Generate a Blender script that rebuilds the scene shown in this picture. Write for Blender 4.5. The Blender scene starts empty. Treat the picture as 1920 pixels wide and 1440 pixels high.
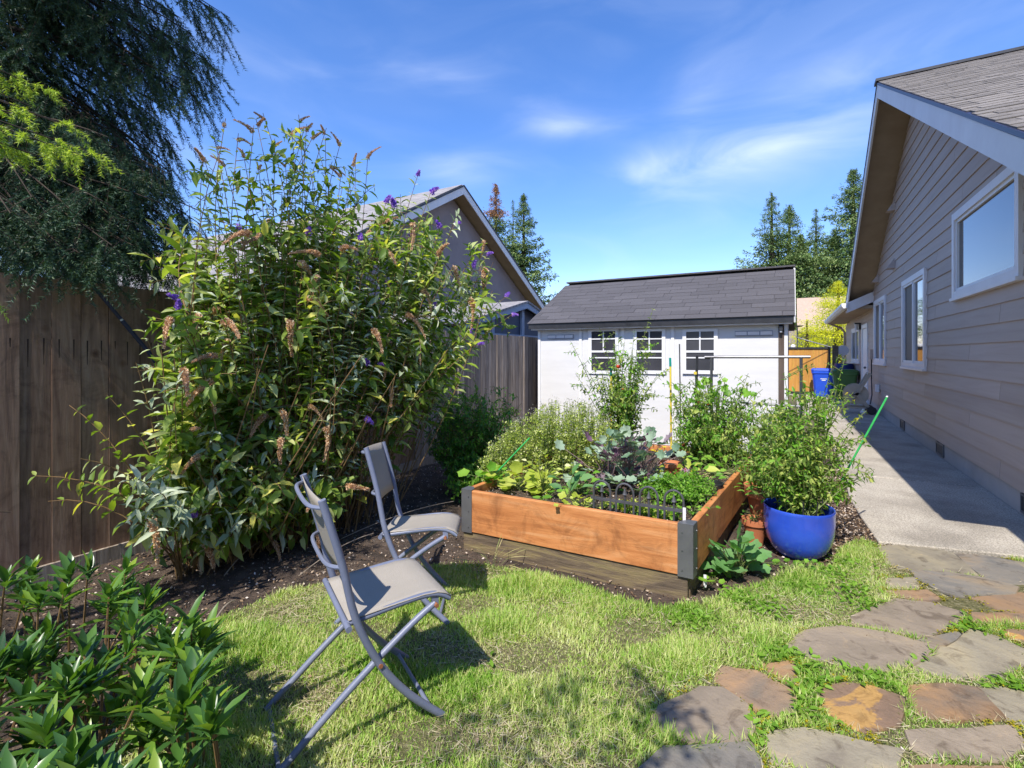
import bpy, math, random
import numpy as np
from mathutils import Matrix, Vector, Euler
random.seed(7); rng = np.random.default_rng(7)
D = bpy.data
COL = bpy.context.scene.collection
R = math.radians

# ------------------------------------------------------------------ camera, light, sky, exposure
EYE = 1.37; FOC = 925.0; CX = 960.0; HY = 662.0
YAW = math.atan(526 / FOC); SA, CA = math.sin(YAW), math.cos(YAW)
scene = bpy.context.scene
cam_d = D.cameras.new('camera'); cam = D.objects.new('camera', cam_d); COL.objects.link(cam)
cam.location = (0, 0, EYE); cam.rotation_euler = (R(90), 0, YAW)
cam_d.sensor_width = 36; cam_d.lens = 36 * FOC / 1920; cam_d.shift_y = -58 / 1920
cam_d.clip_start = 0.05; cam_d.clip_end = 3000
scene.camera = cam
SUN_ELEV = 52.7; SX, SY = -0.045, 0.76          # shadow displacement per metre of height
sun_d = D.lights.new('sun', 'SUN'); sun = D.objects.new('sun', sun_d); COL.objects.link(sun)
sun_d.energy = 4.1; sun_d.angle = R(0.53); sun_d.color = (1.0, 0.945, 0.86)
sun.rotation_euler = Vector((SX, SY, -1)).to_track_quat('-Z', 'Y').to_euler()
scene.view_settings.view_transform = 'Standard'; scene.view_settings.look = 'None'
scene.view_settings.exposure = 0.75; scene.view_settings.gamma = 1
scene.view_settings.use_curve_mapping = False
scene.render.engine = 'CYCLES'
scene.render.resolution_x = 1024; scene.render.resolution_y = 768

world = D.worlds.new('World'); scene.world = world; world.use_nodes = True
wt = world.node_tree; wt.nodes.clear()
def N(t, typ, **kw):
    n = t.nodes.new(typ)
    for k, v in kw.items():
        if k.startswith('i_'):
            n.inputs[k[2:].replace('_', ' ')].default_value = v
        elif k.startswith('n_'):
            n.inputs[int(k[2:])].default_value = v
        else: setattr(n, k, v)
    return n
sky = N(wt, 'ShaderNodeTexSky', sky_type='NISHITA', sun_disc=False)
sky.sun_elevation = R(SUN_ELEV); sky.sun_rotation = math.atan2(-SX, -SY)
sky.altitude = 300; sky.air_density = 1.0; sky.dust_density = 0.25; sky.ozone_density = 3.0
hs = N(wt, 'ShaderNodeHueSaturation'); hs.inputs['Saturation'].default_value = 1.22; hs.inputs['Value'].default_value = 1.0
tint = N(wt, 'ShaderNodeMixRGB', blend_type='MULTIPLY'); tint.inputs[0].default_value = 1; tint.inputs[2].default_value = (1.02, 0.93, 1.1, 1)
wt.links.new(sky.outputs[0], hs.inputs['Color']); wt.links.new(hs.outputs[0], tint.inputs[1])
# thin cirrus: direction projected on a high plane, stretched noise
tc = N(wt, 'ShaderNodeTexCoord'); sep = N(wt, 'ShaderNodeSeparateXYZ'); wt.links.new(tc.outputs['Generated'], sep.inputs[0])
def math_n(t, op, a, b=None):
    n = N(t, 'ShaderNodeMath', operation=op)
    for i, v in ((0, a), (1, b)):
        if v is None: continue
        if isinstance(v, (int, float)): n.inputs[i].default_value = v
        else: t.links.new(v, n.inputs[i])
    return n.outputs[0]
nm = N(wt, 'ShaderNodeMapping'); nm.inputs['Scale'].default_value = (2.2, 2.2, 7.5); nm.inputs['Rotation'].default_value = (R(9), R(12), 0)
wt.links.new(tc.outputs['Generated'], nm.inputs[0])
n1 = N(wt, 'ShaderNodeTexNoise'); n1.inputs['Scale'].default_value = 1.7; n1.inputs['Detail'].default_value = 8; n1.inputs['Roughness'].default_value = 0.5; n1.inputs['Distortion'].default_value = 0.7
wt.links.new(nm.outputs[0], n1.inputs['Vector'])
def dotn(v):
    n = N(wt, 'ShaderNodeVectorMath', operation='DOT_PRODUCT'); wt.links.new(tc.outputs['Generated'], n.inputs[0]); n.inputs[1].default_value = v; return n.outputs['Value']
FW = Vector((-SA, CA, 0))
tot = None
for (cx_, cy_, sx_, sy_, rot, amp) in ((1330, 296, .115, .022, 4, .85), (1500, 235, .17, .055, 17, .42), (1050, 236, .050, .014, -3, .55), (865, 318, .055, .020, 5, .45), (920, 180, .13, .016, -14, .26), (1300, 215, .03, .08, -25, .22), (700, 130, .16, .05, 0, .10), (360, 290, .05, .02, -20, .2)):
    d = Vector((-SA + (cx_ - CX) / FOC * CA, CA + (cx_ - CX) / FOC * SA, (HY - cy_) / FOC)).normalized()
    rt = d.cross(Vector((0, 0, 1))).normalized(); up_ = rt.cross(d); c_, s_2 = math.cos(R(rot)), math.sin(R(rot))
    a1 = rt * c_ + up_ * s_2; a2 = up_ * c_ - rt * s_2
    g = math_n(wt, 'ADD', math_n(wt, 'POWER', math_n(wt, 'DIVIDE', dotn(a1), sx_), 2), math_n(wt, 'POWER', math_n(wt, 'DIVIDE', dotn(a2), sy_), 2))
    g = math_n(wt, 'MULTIPLY', math_n(wt, 'MULTIPLY', math_n(wt, 'EXPONENT', math_n(wt, 'MULTIPLY', g, -0.5)), amp), math_n(wt, 'GREATER_THAN', dotn(d), 0))
    tot = g if tot is None else math_n(wt, 'ADD', tot, g)
mrn = N(wt, 'ShaderNodeMapRange'); mrn.inputs['From Min'].default_value = .34; mrn.inputs['From Max'].default_value = .66; wt.links.new(n1.outputs[0], mrn.inputs[0])
base_c = math_n(wt, 'MULTIPLY', math_n(wt, 'POWER', mrn.outputs[0], 2.0), 0.05)
cl = math_n(wt, 'ADD', math_n(wt, 'MULTIPLY', tot, math_n(wt, 'ADD', math_n(wt, 'MULTIPLY', mrn.outputs[0], .5), .10)), base_c)
cr = N(wt, 'ShaderNodeValToRGB'); cr.color_ramp.elements[0].color = (0, 0, 0, 1); cr.color_ramp.elements[1].color = (1, 1, 1, 1)
wt.links.new(cl, cr.inputs[0])
mixc = N(wt, 'ShaderNodeMixRGB'); wt.links.new(cr.outputs[0], mixc.inputs[0]); wt.links.new(tint.outputs[0], mixc.inputs[1]); mixc.inputs[2].default_value = (5.2, 5.6, 6.3, 1)
bg = N(wt, 'ShaderNodeBackground'); bg.inputs[1].default_value = 0.15
wo = N(wt, 'ShaderNodeOutputWorld'); wt.links.new(mixc.outputs[0], bg.inputs[0]); wt.links.new(bg.outputs[0], wo.inputs[0])

# ------------------------------------------------------------------ measuring: photo pixel -> place
def ray(px_, py_):
    u = (px_ - CX) / FOC; w = (HY - py_) / FOC
    return Vector((-SA + u * CA, CA + u * SA, w))
def gp(px_, py_, z=0.0):
    d = ray(px_, py_); t = (z - EYE) / d.z; return Vector((d.x * t, d.y * t, z))
def fp(px_, py_, f):
    d = ray(px_, py_); return Vector((d.x * f, d.y * f, EYE + d.z * f))
def xp(px_, py_, X):
    d = ray(px_, py_); t = X / d.x; return Vector((X, d.y * t, EYE + d.z * t))
def yp(px_, py_, Y):
    d = ray(px_, py_); t = Y / d.y; return Vector((d.x * t, Y, EYE + d.z * t))
CAMV = Vector((0, 0, EYE))

# ------------------------------------------------------------------ materials
def link(t, a, b): t.links.new(a, b)
def newmat(name):
    m = D.materials.new(name); m.use_nodes = True; t = m.node_tree
    return m, t, t.nodes['Principled BSDF'], t.nodes['Material Output']
def rampnode(t, fac, cols, pos=None):
    r = N(t, 'ShaderNodeValToRGB'); e = r.color_ramp.elements
    k = len(cols)
    while len(e) < k: e.new(0.5)
    for i, c in enumerate(cols):
        e[i].position = pos[i] if pos else i / max(1, k - 1); e[i].color = (*c, 1)
    link(t, fac, r.inputs[0]); return r.outputs[0]
def coords(t, stretch=(1, 1, 1), rnd=True):
    tcn = N(t, 'ShaderNodeTexCoord'); out = tcn.outputs['Object']
    if rnd:
        oi = N(t, 'ShaderNodeObjectInfo'); va = N(t, 'ShaderNodeVectorMath', operation='ADD')
        mul = math_n(t, 'MULTIPLY', oi.outputs['Random'], 37.0)
        link(t, out, va.inputs[0]); link(t, mul, va.inputs[1]); out = va.outputs[0]
    mpn = N(t, 'ShaderNodeMapping'); mpn.inputs['Scale'].default_value = stretch
    link(t, out, mpn.inputs[0]); return mpn.outputs[0]
def noise(t, vec, scale, detail=6, rough=0.55, dist=0.0):
    n = N(t, 'ShaderNodeTexNoise'); n.inputs['Scale'].default_value = scale; n.inputs['Detail'].default_value = detail
    n.inputs['Roughness'].default_value = rough; n.inputs['Distortion'].default_value = dist
    link(t, vec, n.inputs['Vector']); return n.outputs[0]
def bump(t, p, h, strength, dist=0.01):
    b = N(t, 'ShaderNodeBump'); b.inputs['Strength'].default_value = strength; b.inputs['Distance'].default_value = dist
    link(t, h, b.inputs['Height']); link(t, b.outputs[0], p.inputs['Normal']); return b
def M(name, cols, scale=6, rough=0.75, bmp=0.25, bscale=None, stretch=(1, 1, 1), metal=0, spec=0.4, pos=None, var=0.0, detail=6, bdist=0.01, dist=0.0):
    m, t, p, o = newmat(name)
    v = coords(t, stretch); n = noise(t, v, scale, detail, 0.6, dist)
    if pos is None: pos = [0.3 + 0.4 * i / max(1, len(cols) - 1) for i in range(len(cols))]
    c = rampnode(t, n, cols, pos)
    if var:
        oi = N(t, 'ShaderNodeObjectInfo'); hv = N(t, 'ShaderNodeHueSaturation')
        mr = N(t, 'ShaderNodeMapRange'); mr.inputs['To Min'].default_value = 1 - var; mr.inputs['To Max'].default_value = 1 + var
        link(t, oi.outputs['Random'], mr.inputs[0]); link(t, mr.outputs[0], hv.inputs['Value']); link(t, c, hv.inputs['Color']); c = hv.outputs[0]
    link(t, c, p.inputs['Base Color'])
    p.inputs['Roughness'].default_value = rough; p.inputs['Metallic'].default_value = metal; p.inputs['Specular IOR Level'].default_value = spec
    if bmp: bump(t, p, noise(t, v, bscale or scale * 3, 8, 0.65), bmp, bdist)
    return m
def leafmat(name, cols, trans=0.35, rough=0.45, spec=0.35, pos=None, patch=None, tcol=None):
    m, t, p, o = newmat(name)
    g = N(t, 'ShaderNodeNewGeometry'); oi = N(t, 'ShaderNodeObjectInfo')
    r = math_n(t, 'FRACT', math_n(t, 'ADD', g.outputs['Random Per Island'], math_n(t, 'MULTIPLY', oi.outputs['Random'], 7.31)))
    if patch:
        tcn = N(t, 'ShaderNodeTexCoord')
        n = noise(t, tcn.outputs['Object'], patch[0], 3)
        r = math_n(t, 'ADD', math_n(t, 'MULTIPLY', r, 1 - patch[1]), math_n(t, 'MULTIPLY', math_n(t, 'SUBTRACT', math_n(t, 'MULTIPLY', n, 2.4), 0.7), patch[1]))
    c = rampnode(t, r, cols, pos)
    link(t, c, p.inputs['Base Color']); p.inputs['Roughness'].default_value = rough; p.inputs['Specular IOR Level'].default_value = spec
    tr = N(t, 'ShaderNodeBsdfTranslucent'); mx = N(t, 'ShaderNodeMixShader'); mx.inputs[0].default_value = trans
    ct = N(t, 'ShaderNodeMixRGB', blend_type='MULTIPLY'); ct.inputs[0].default_value = 1; ct.inputs[2].default_value = (*(tcol or (1.5, 1.6, 0.55)), 1)
    link(t, c, ct.inputs[1]); link(t, ct.outputs[0], tr.inputs[0])
    link(t, p.outputs[0], mx.inputs[1]); link(t, tr.outputs[0], mx.inputs[2]); link(t, mx.outputs[0], o.inputs[0])
    return m

# ------------------------------------------------------------------ objects
W = {}
def tag(o, label=None, cat=None, group=None, kind=None):
    if label: o['label'] = label
    if cat: o['category'] = cat
    if group: o['group'] = group
    if kind: o['kind'] = kind
    return o
def thing(name, label, cat, loc=(0, 0, 0), group=None):
    o = D.objects.new(name, None); COL.objects.link(o); o.location = loc; o.empty_display_size = 0.1
    W[o.name] = Matrix.Translation(Vector(loc)); tag(o, label, cat, group); return o
def put(name, me, parent=None, mw=None, **kw):
    o = D.objects.new(name, me); COL.objects.link(o); mw = mw or Matrix.Identity(4)
    if parent is not None:
        o.parent = parent; o.matrix_parent_inverse = W[parent.name].inverted()
    o.matrix_basis = mw; W[o.name] = mw.copy(); tag(o, **kw); return o
class MB:
    def __init__(s): s.v = []; s.f = []
    def add(s, vs, fs):
        b = len(s.v); s.v += [tuple(x) for x in vs]; s.f += [tuple(b + i for i in f) for f in fs]; return s
    def box(s, lo, hi, mat=None):
        x0, y0, z0 = lo; x1, y1, z1 = hi
        vs = [Vector(c) for c in ((x0, y0, z0), (x1, y0, z0), (x1, y1, z0), (x0, y1, z0), (x0, y0, z1), (x1, y0, z1), (x1, y1, z1), (x0, y1, z1))]
        if mat is not None: vs = [mat @ v for v in vs]
        return s.add(vs, ((0, 3, 2, 1), (4, 5, 6, 7), (0, 1, 5, 4), (1, 2, 6, 5), (2, 3, 7, 6), (3, 0, 4, 7)))
    def prism(s, poly, off):
        """poly: list of 3d points, off: extrusion vector"""
        n = len(poly); off = Vector(off); vs = [Vector(p) for p in poly] + [Vector(p) + off for p in poly]
        fs = [tuple(range(n))[::-1], tuple(range(n, 2 * n))] + [(i, (i + 1) % n, n + (i + 1) % n, n + i) for i in range(n)]
        return s.add(vs, fs)
    def tube(s, pts, rad, sides=8, cap=True):
        pts = [Vector(p) for p in pts]; n = len(pts)
        if isinstance(rad, (int, float)): rad = [rad] * n
        ref = Vector((0, 0, 1)); vs = []
        prev = None
        for i, p in enumerate(pts):
            d = (pts[min(i + 1, n - 1)] - pts[max(i - 1, 0)])
            if d.length < 1e-9: d = Vector((0, 0, 1))
            d.normalize()
            if prev is None:
                a = d.cross(ref) if abs(d.dot(ref)) < 0.95 else d.cross(Vector((1, 0, 0)))
            else: a = prev - d * prev.dot(d)
            a.normalize(); prev = a; b = d.cross(a)
            for k in range(sides):
                th = 2 * math.pi * k / sides
                vs.append(p + (a * math.cos(th) + b * math.sin(th)) * rad[i])
        fs = []
        for i in range(n - 1):
            for k in range(sides):
                fs.append((i * sides + k, i * sides + (k + 1) % sides, (i + 1) * sides + (k + 1) % sides, (i + 1) * sides + k))
        if cap: fs += [tuple(range(sides))[::-1], tuple((n - 1) * sides + k for k in range(sides))]
        return s.add(vs, fs)
    def lathe(s, prof, c=(0, 0, 0), seg=24):
        """prof: (r, z) list from bottom outside to inside"""
        c = Vector(c); vs = []; n = len(prof)
        for r, z in prof:
            for k in range(seg):
                th = 2 * math.pi * k / seg; vs.append(c + Vector((r * math.cos(th), r * math.sin(th), z)))
        fs = [(i * seg + k, i * seg + (k + 1) % seg, (i + 1) * seg + (k + 1) % seg, (i + 1) * seg + k) for i in range(n - 1) for k in range(seg)]
        fs += [tuple(range(seg))[::-1], tuple((n - 1) * seg + k for k in range(seg))]
        return s.add(vs, fs)
    def ball(s, c, r, seg=12, rings=8, sq=(1, 1, 1)):
        c = Vector(c); prof = []
        vs = [c + Vector((0, 0, -r * sq[2]))]
        for i in range(1, rings):
            a = -math.pi / 2 + math.pi * i / rings
            for k in range(seg):
                th = 2 * math.pi * k / seg
                vs.append(c + Vector((r * math.cos(a) * math.cos(th) * sq[0], r * math.cos(a) * math.sin(th) * sq[1], r * math.sin(a) * sq[2])))
        vs.append(c + Vector((0, 0, r * sq[2])))
        fs = [(0, 1 + (k + 1) % seg, 1 + k) for k in range(seg)]
        for i in range(rings - 2):
            for k in range(seg):
                a = 1 + i * seg; fs.append((a + k, a + (k + 1) % seg, a + seg + (k + 1) % seg, a + seg + k))
        l = len(vs) - 1; a = 1 + (rings - 2) * seg
        fs += [(a + k, a + (k + 1) % seg, l) for k in range(seg)]
        return s.add(vs, fs)
    def mesh(s, name, mat, smooth=False):
        me = D.meshes.new(name); me.from_pydata([tuple(v) for v in s.v], [], s.f); me.materials.append(mat)
        if smooth:
            me.polygons.foreach_set('use_smooth', [True] * len(me.polygons))
            me.set_sharp_from_angle(angle=R(40))
        me.update(); return me
    def build(s, name, mat, parent=None, smooth=False, bevel=0, mw=None, **kw):
        o = put(name, s.mesh(name, mat, smooth), parent, mw, **kw)
        if bevel:
            b = o.modifiers.new('bevel', 'BEVEL'); b.width = bevel; b.segments = 1; b.limit_method = 'ANGLE'
        return o
def npmesh(name, V, F, mat, smooth=False):
    me = D.meshes.new(name); V = np.ascontiguousarray(V, dtype=np.float32).reshape(-1, 3); F = np.ascontiguousarray(F, dtype=np.int32)
    k = F.shape[1]
    me.vertices.add(len(V)); me.vertices.foreach_set('co', V.ravel())
    me.loops.add(F.size); me.loops.foreach_set('vertex_index', F.ravel())
    me.polygons.add(len(F)); me.polygons.foreach_set('loop_start', np.arange(0, F.size, k, dtype=np.int32))
    me.polygons.foreach_set('loop_total', np.full(len(F), k, dtype=np.int32))
    if smooth: me.polygons.foreach_set('use_smooth', np.ones(len(F), dtype=bool))
    me.update(calc_edges=True); me.materials.append(mat); return me
# leaf templates: unit length along +x
def T_lance(w=0.22, droop=0.18, fold=0.07):
    xs = (0.3, 0.65); V = [(0, 0, 0)]
    for x, ww in ((0.3, w), (0.65, w * 0.85)):
        z = -droop * x * x
        V += [(x, ww / 2, z + fold * w * 4), (x, 0, z), (x, -ww / 2, z + fold * w * 4)]
    V.append((1, 0, -droop))
    F = [(0, 2, 1), (0, 3, 2), (1, 2, 5), (1, 5, 4), (2, 3, 6), (2, 6, 5), (4, 5, 7), (5, 6, 7)]
    return np.array(V, float), np.array(F)
def T_diamond(w=0.35, droop=0.1):
    return np.array([(0, 0, 0), (0.45, w / 2, 0.03), (0.45, -w / 2, 0.03), (1, 0, -droop)], float), np.array([(0, 2, 1), (1, 2, 3)])
def T_round(n=12, lob=0.16, k=5, cup=0.16, crinkle=0.04, seed=1):
    r_ = random.Random(seed); V = [(0.42, 0, -0.02)]
    mid = []; out = []
    for i in range(n):
        a = math.pi + 2 * math.pi * (i + 0.5) / n
        rr = 0.56 * (1 + lob * math.cos(k * a)) * (1 + r_.uniform(-0.05, 0.05))
        out.append((0.42 + rr * math.cos(a), rr * math.sin(a), cup * rr + r_.uniform(-crinkle, crinkle)))
        mid.append((0.42 + rr * 0.55 * math.cos(a), rr * 0.55 * math.sin(a), cup * 0.3 + r_.uniform(-crinkle, crinkle) * 0.5))
    V += mid + out; F = []
    for i in range(n):
        j = (i + 1) % n
        F += [(0, 1 + i, 1 + j), (1 + i, 1 + n + i, 1 + n + j), (1 + i, 1 + n + j, 1 + j)]
    return np.array(V, float), np.array(F)
def T_blade():
    return np.array([(0, -0.5, 0), (0, 0.5, 0), (0.55, -0.38, 0.0), (0.55, 0.38, 0.0), (1, 0, 0)], float), np.array([(0, 2, 1), (1, 2, 3), (2, 4, 3)])
def norm(a): return a / np.maximum(np.linalg.norm(a, axis=1, keepdims=True), 1e-9)
def frames(d, up):
    x = norm(d); y = norm(np.cross(up, x)); z = np.cross(x, y); return x, y, z
def scatter(T, P, d, up, s):
    """returns V (k*n,3), F"""
    V, F = T; P = np.asarray(P, float); x, y, z = frames(np.asarray(d, float), np.asarray(up, float)); s = np.asarray(s, float)
    if s.ndim == 1: s = np.repeat(s[:, None], 3, 1)
    k, n = len(P), len(V)
    out = P[:, None, :] + (V[None, :, 0, None] * s[:, 0, None, None]) * x[:, None, :] + (V[None, :, 1, None] * s[:, 1, None, None]) * y[:, None, :] + (V[None, :, 2, None] * s[:, 2, None, None]) * z[:, None, :]
    FF = (F[None, :, :] + (np.arange(k) * n)[:, None, None]).reshape(-1, F.shape[1])
    return out.reshape(-1, 3), FF
def leaves(parent, name, T, P, d, up, s, mat, nparts=0, smooth=False, stuffname=None, inview=True):
    """nearest nparts leaves as objects of their own, the rest one piece of stuff"""
    P = np.asarray(P, float); d = np.asarray(d, float); up = np.asarray(up, float); s = np.asarray(s, float)
    idx = np.arange(len(P))
    if nparts:
        rel = P - np.array([0, 0, EYE]); f = rel @ np.array([-SA, CA, 0]); r = rel @ np.array([CA, SA, 0])
        size = s / np.maximum(f, 0.3); u = r / np.maximum(f, .01) * FOC + CX; w = HY - rel[:, 2] / np.maximum(f, .01) * FOC
        ok = (f > 0.2) & (u > 0) & (u < 1920) & (w > 0) & (w < 1440)
        order = np.argsort(-(size * ok + 1e-6 * size)); pick = order[:nparts]
        me = npmesh(name, T[0], T[1], mat, smooth)
        x, y, z = frames(d[pick], up[pick])
        for i, q in enumerate(pick):
            mw = Matrix(((x[i][0], y[i][0], z[i][0], P[q][0]), (x[i][1], y[i][1], z[i][1], P[q][1]), (x[i][2], y[i][2], z[i][2], P[q][2]), (0, 0, 0, 1))) @ Matrix.Scale(float(s[q]), 4)
            put(name, me, parent, mw)
        mask = np.ones(len(P), bool); mask[pick] = False; idx = idx[mask]
    if len(idx):
        V, F = scatter(T, P[idx], d[idx], up[idx], s[idx])
        put(stuffname or (name if not nparts else 'foliage'), npmesh(name, V, F, mat, smooth), parent, kind='stuff')
def inpoly(pts, poly):
    pts = np.asarray(pts, float); x, y = pts[:, 0], pts[:, 1]; c = np.zeros(len(pts), bool); n = len(poly); j = n - 1
    for i in range(n):
        xi, yi = poly[i][0], poly[i][1]; xj, yj = poly[j][0], poly[j][1]
        m = ((yi > y) != (yj > y)) & (x < (xj - xi) * (y - yi) / ((yj - yi) or 1e-12) + xi); c ^= m; j = i
    return c
def bez(a, b, c, t): return a * (1 - t) ** 2 + b * 2 * t * (1 - t) + c * t ** 2
def rv(s=1.0): return Vector((random.gauss(0, s), random.gauss(0, s), random.gauss(0, s)))
# ------------------------------------------------------------------ shared materials
m_siding = M('lap_siding_paint', [(0.40, 0.305, 0.245), (0.44, 0.345, 0.28), (0.47, 0.375, 0.305)], 1.6, 0.65, 0.12, 5, (6, 0.30, 7), var=0.07, bdist=0.004, dist=1.0)
m_trim = M('pale_trim_paint', [(0.66, 0.62, 0.60), (0.74, 0.71, 0.69)], 3, 0.5, 0.08)
m_white = M('white_paint', [(0.68, 0.68, 0.68), (0.76, 0.76, 0.75)], 3, 0.5, 0.06)
m_shedwall = M('white_shed_paint', [(0.60, 0.595, 0.585), (0.66, 0.655, 0.645)], 2.0, 0.6, 0.30, 14, (1, 1, 5), bdist=0.004)
m_soffit = M('tan_soffit', [(0.30, 0.22, 0.14), (0.38, 0.29, 0.19)], 3, 0.8, 0.1)
m_concrete_wall = M('foundation_concrete', [(0.36, 0.33, 0.30), (0.48, 0.44, 0.40)], 2.2, 0.9, 0.3, 20)
m_concrete, _t, _p, _o = newmat('walkway_concrete')
_v = coords(_t, (1, 1, 1), False); _c = rampnode(_t, noise(_t, _v, 1.4, 6), [(0.26, 0.232, 0.19), (0.40, 0.362, 0.30), (0.32, 0.288, 0.24)], [.35, .55, .7])
_s = rampnode(_t, noise(_t, _v, 95, 3, .7), [(.62, .60, .57), (1, 1, 1), (1.45, 1.42, 1.38)], [.36, .5, .64]); _mm = N(_t, 'ShaderNodeMixRGB', blend_type='MULTIPLY'); _mm.inputs[0].default_value = 1
link(_t, _c, _mm.inputs[1]); link(_t, _s, _mm.inputs[2]); link(_t, _mm.outputs[0], _p.inputs['Base Color']); _p.inputs['Roughness'].default_value = .95; bump(_t, _p, noise(_t, _v, 110, 4, .7), .8, .005)
m_shingle = M('weathered_shingle', [(0.10, 0.09, 0.08), (0.19, 0.17, 0.15), (0.27, 0.245, 0.22)], 26, 0.95, 0.6, 90, var=0.22, pos=[0.3, 0.5, 0.7])
m_shedshingle = M('charcoal_shingle', [(0.062, 0.058, 0.062), (0.11, 0.104, 0.11)], 40, 0.92, 0.5, 120, var=0.13)
m_black = M('black_metal', [(0.012, 0.012, 0.014), (0.03, 0.03, 0.034)], 9, 0.45, 0.1, spec=0.5)
m_darkflash = M('dark_drip_edge', [(0.02, 0.022, 0.05), (0.03, 0.035, 0.07)], 9, 0.4, 0)
m_glass, _t, _p, _o = newmat('window_glass'); _p.inputs['Base Color'].default_value = (0.02, 0.022, 0.028, 1); _p.inputs['Roughness'].default_value = 0.03; _p.inputs['Specular IOR Level'].default_value = 0.9; _p.inputs['IOR'].default_value = 1.6
m_darkin = M('dark_window', [(0.03, 0.03, 0.035), (0.06, 0.06, 0.07)], 2, 0.25, 0)
m_fence_new = M('cedar_board', [(0.165, 0.095, 0.062), (0.255, 0.155, 0.10), (0.33, 0.22, 0.15)], 2.2, 0.85, 0.5, 6, (9, 9, 0.7), var=0.2, bdist=0.004, dist=1.2)
m_fence_old = M('weathered_board', [(0.13, 0.10, 0.075), (0.27, 0.22, 0.175), (0.42, 0.36, 0.30)], 2.6, 0.9, 0.8, 7, (10, 10, 0.55), var=0.22, bdist=0.006, dist=1.0)
m_plank = M('orange_stained_plank', [(0.36, 0.125, 0.035), (0.50, 0.20, 0.065), (0.57, 0.28, 0.12)], 1.7, 0.75, 0.5, 16, (0.8, 6, 7), bdist=0.004, dist=1.6, detail=9)
m_plank_y = M('orange_stained_plank_side', [(0.36, 0.125, 0.035), (0.52, 0.20, 0.06), (0.58, 0.26, 0.09)], 1.7, 0.65, 0.35, 5, (6, 0.8, 7), bdist=0.004, dist=1.6, detail=9)
m_oldplank = M('mossy_old_timber', [(0.045, 0.033, 0.024), (0.13, 0.095, 0.062), (0.20, 0.15, 0.075), (0.14, 0.12, 0.055)], 2.4, 0.9, 0.9, 6, (0.9, 7, 8), bdist=0.008, dist=1.5, pos=[0.25, 0.45, 0.58, 0.75])
m_steel = M('dark_steel_bracket', [(0.10, 0.10, 0.105), (0.16, 0.16, 0.165)], 5, 0.42, 0.08, metal=0.35)
m_soil = M('dark_soil', [(0.03, 0.022, 0.016), (0.085, 0.06, 0.045), (0.15, 0.11, 0.08)], 7, 1.0, 1.0, 45, pos=[0.3, 0.52, 0.72], bdist=0.03, detail=10)
m_gate = M('orange_gate_board', [(0.42, 0.19, 0.035), (0.58, 0.29, 0.06)], 2.2, 0.7, 0.3, 6, (9, 9, 0.7), var=0.12)
m_terra = M('terracotta', [(0.42, 0.135, 0.055), (0.56, 0.20, 0.085)], 4, 0.8, 0.2, 30)
m_blueglaze, _t, _p, _o = newmat('cobalt_glaze')
_v = coords(_t); _n = noise(_t, _v, 3.0, 5)
link(_t, rampnode(_t, _n, [(0.018, 0.05, 0.36), (0.03, 0.085, 0.52), (0.05, 0.12, 0.60)], [0.3, 0.55, 0.8]), _p.inputs['Base Color'])
_p.inputs['Roughness'].default_value = 0.16; _p.inputs['Coat Weight'].default_value = 0.6; _p.inputs['Coat Roughness'].default_value = 0.08
bump(_t, _p, noise(_t, _v, 9, 4), 0.12, 0.01)

# ------------------------------------------------------------------ ground
gb = MB(); s_ = 400
gb.add([(-s_, -s_, -0.03), (s_, -s_, -0.03), (s_, s_, -0.03), (-s_, s_, -0.03)], [(0, 1, 2, 3)])
m_ground = M('ground_earth', [(0.05, 0.05, 0.022), (0.11, 0.10, 0.05), (0.16, 0.13, 0.08)], 1.3, 1.0, 0.5, 12)
gb.build('ground', m_ground, kind='structure')
def sheet(name, x0, x1, y0, y1, step, mat, z0, amp, seed, mask=None, **kw):
    xs = np.arange(x0, x1 + 1e-6, step); ys = np.arange(y0, y1 + 1e-6, step)
    X, Y = np.meshgrid(xs, ys); rr = np.random.default_rng(seed); Z = np.zeros_like(X)
    for _ in range(9):
        k = rr.uniform(1.5, 14, 2) * rr.choice([-1, 1], 2); Z += np.sin(k[0] * X + k[1] * Y + rr.uniform(0, 6)) / (3 + np.hypot(*k) * 0.4)
    Z = z0 + Z * amp
    V = np.stack([X, Y, Z], -1).reshape(-1, 3); nx, ny = len(xs), len(ys)
    i = (np.arange(ny - 1)[:, None] * nx + np.arange(nx - 1)[None]).ravel()
    F = np.stack([i, i + 1, i + nx + 1, i + nx], 1)
    return put(name, npmesh(name, V, F, mat, True), kind='structure', **kw)
soil_h = lambda x, y: 0.0
sheet('soil_ground', -4.2, 0.62, -3, 8.4, 0.05, m_soil, 0.0, 0.012, 3)
LAWN_PX = [(120, 1929), (240, 1300), (330, 1235), (400, 1165), (520, 1118), (640, 1092), (700, 1088), (790, 1068), (900, 1066), (1000, 1080), (1130, 1126), (1240, 1154),
           (1310, 1140), (1400, 1112), (1480, 1085), (1560, 1062), (1590, 1020), (1622, 1015), (1650, 1028), (1920, 1052), (2200, 1090), (2600, 1929)]
LAWN = [tuple(gp(x, y)[:2]) for x, y in LAWN_PX]
m_thatch = M('thatch', [(0.07, 0.075, 0.025), (0.17, 0.16, 0.065), (0.34, 0.29, 0.17)], 55, 1.0, 1.0, 120, pos=[0.3, 0.5, 0.72], bdist=0.02, detail=12)
lb = MB(); lb.add([(x, y, 0.010) for x, y in LAWN], [tuple(range(len(LAWN)))[::-1]]); lb.build('lawn_ground', m_thatch, kind='structure')
lb = MB(); lb.add([(-12, -14, 0.006), (14, -14, 0.006), (14, 0.62, 0.006), (-3.9, 0.62, 0.006), (-12, 0.62, 0.006)], [(0, 1, 2, 3, 4)]); lb.build('lawn_ground', m_thatch, kind='structure')

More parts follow.
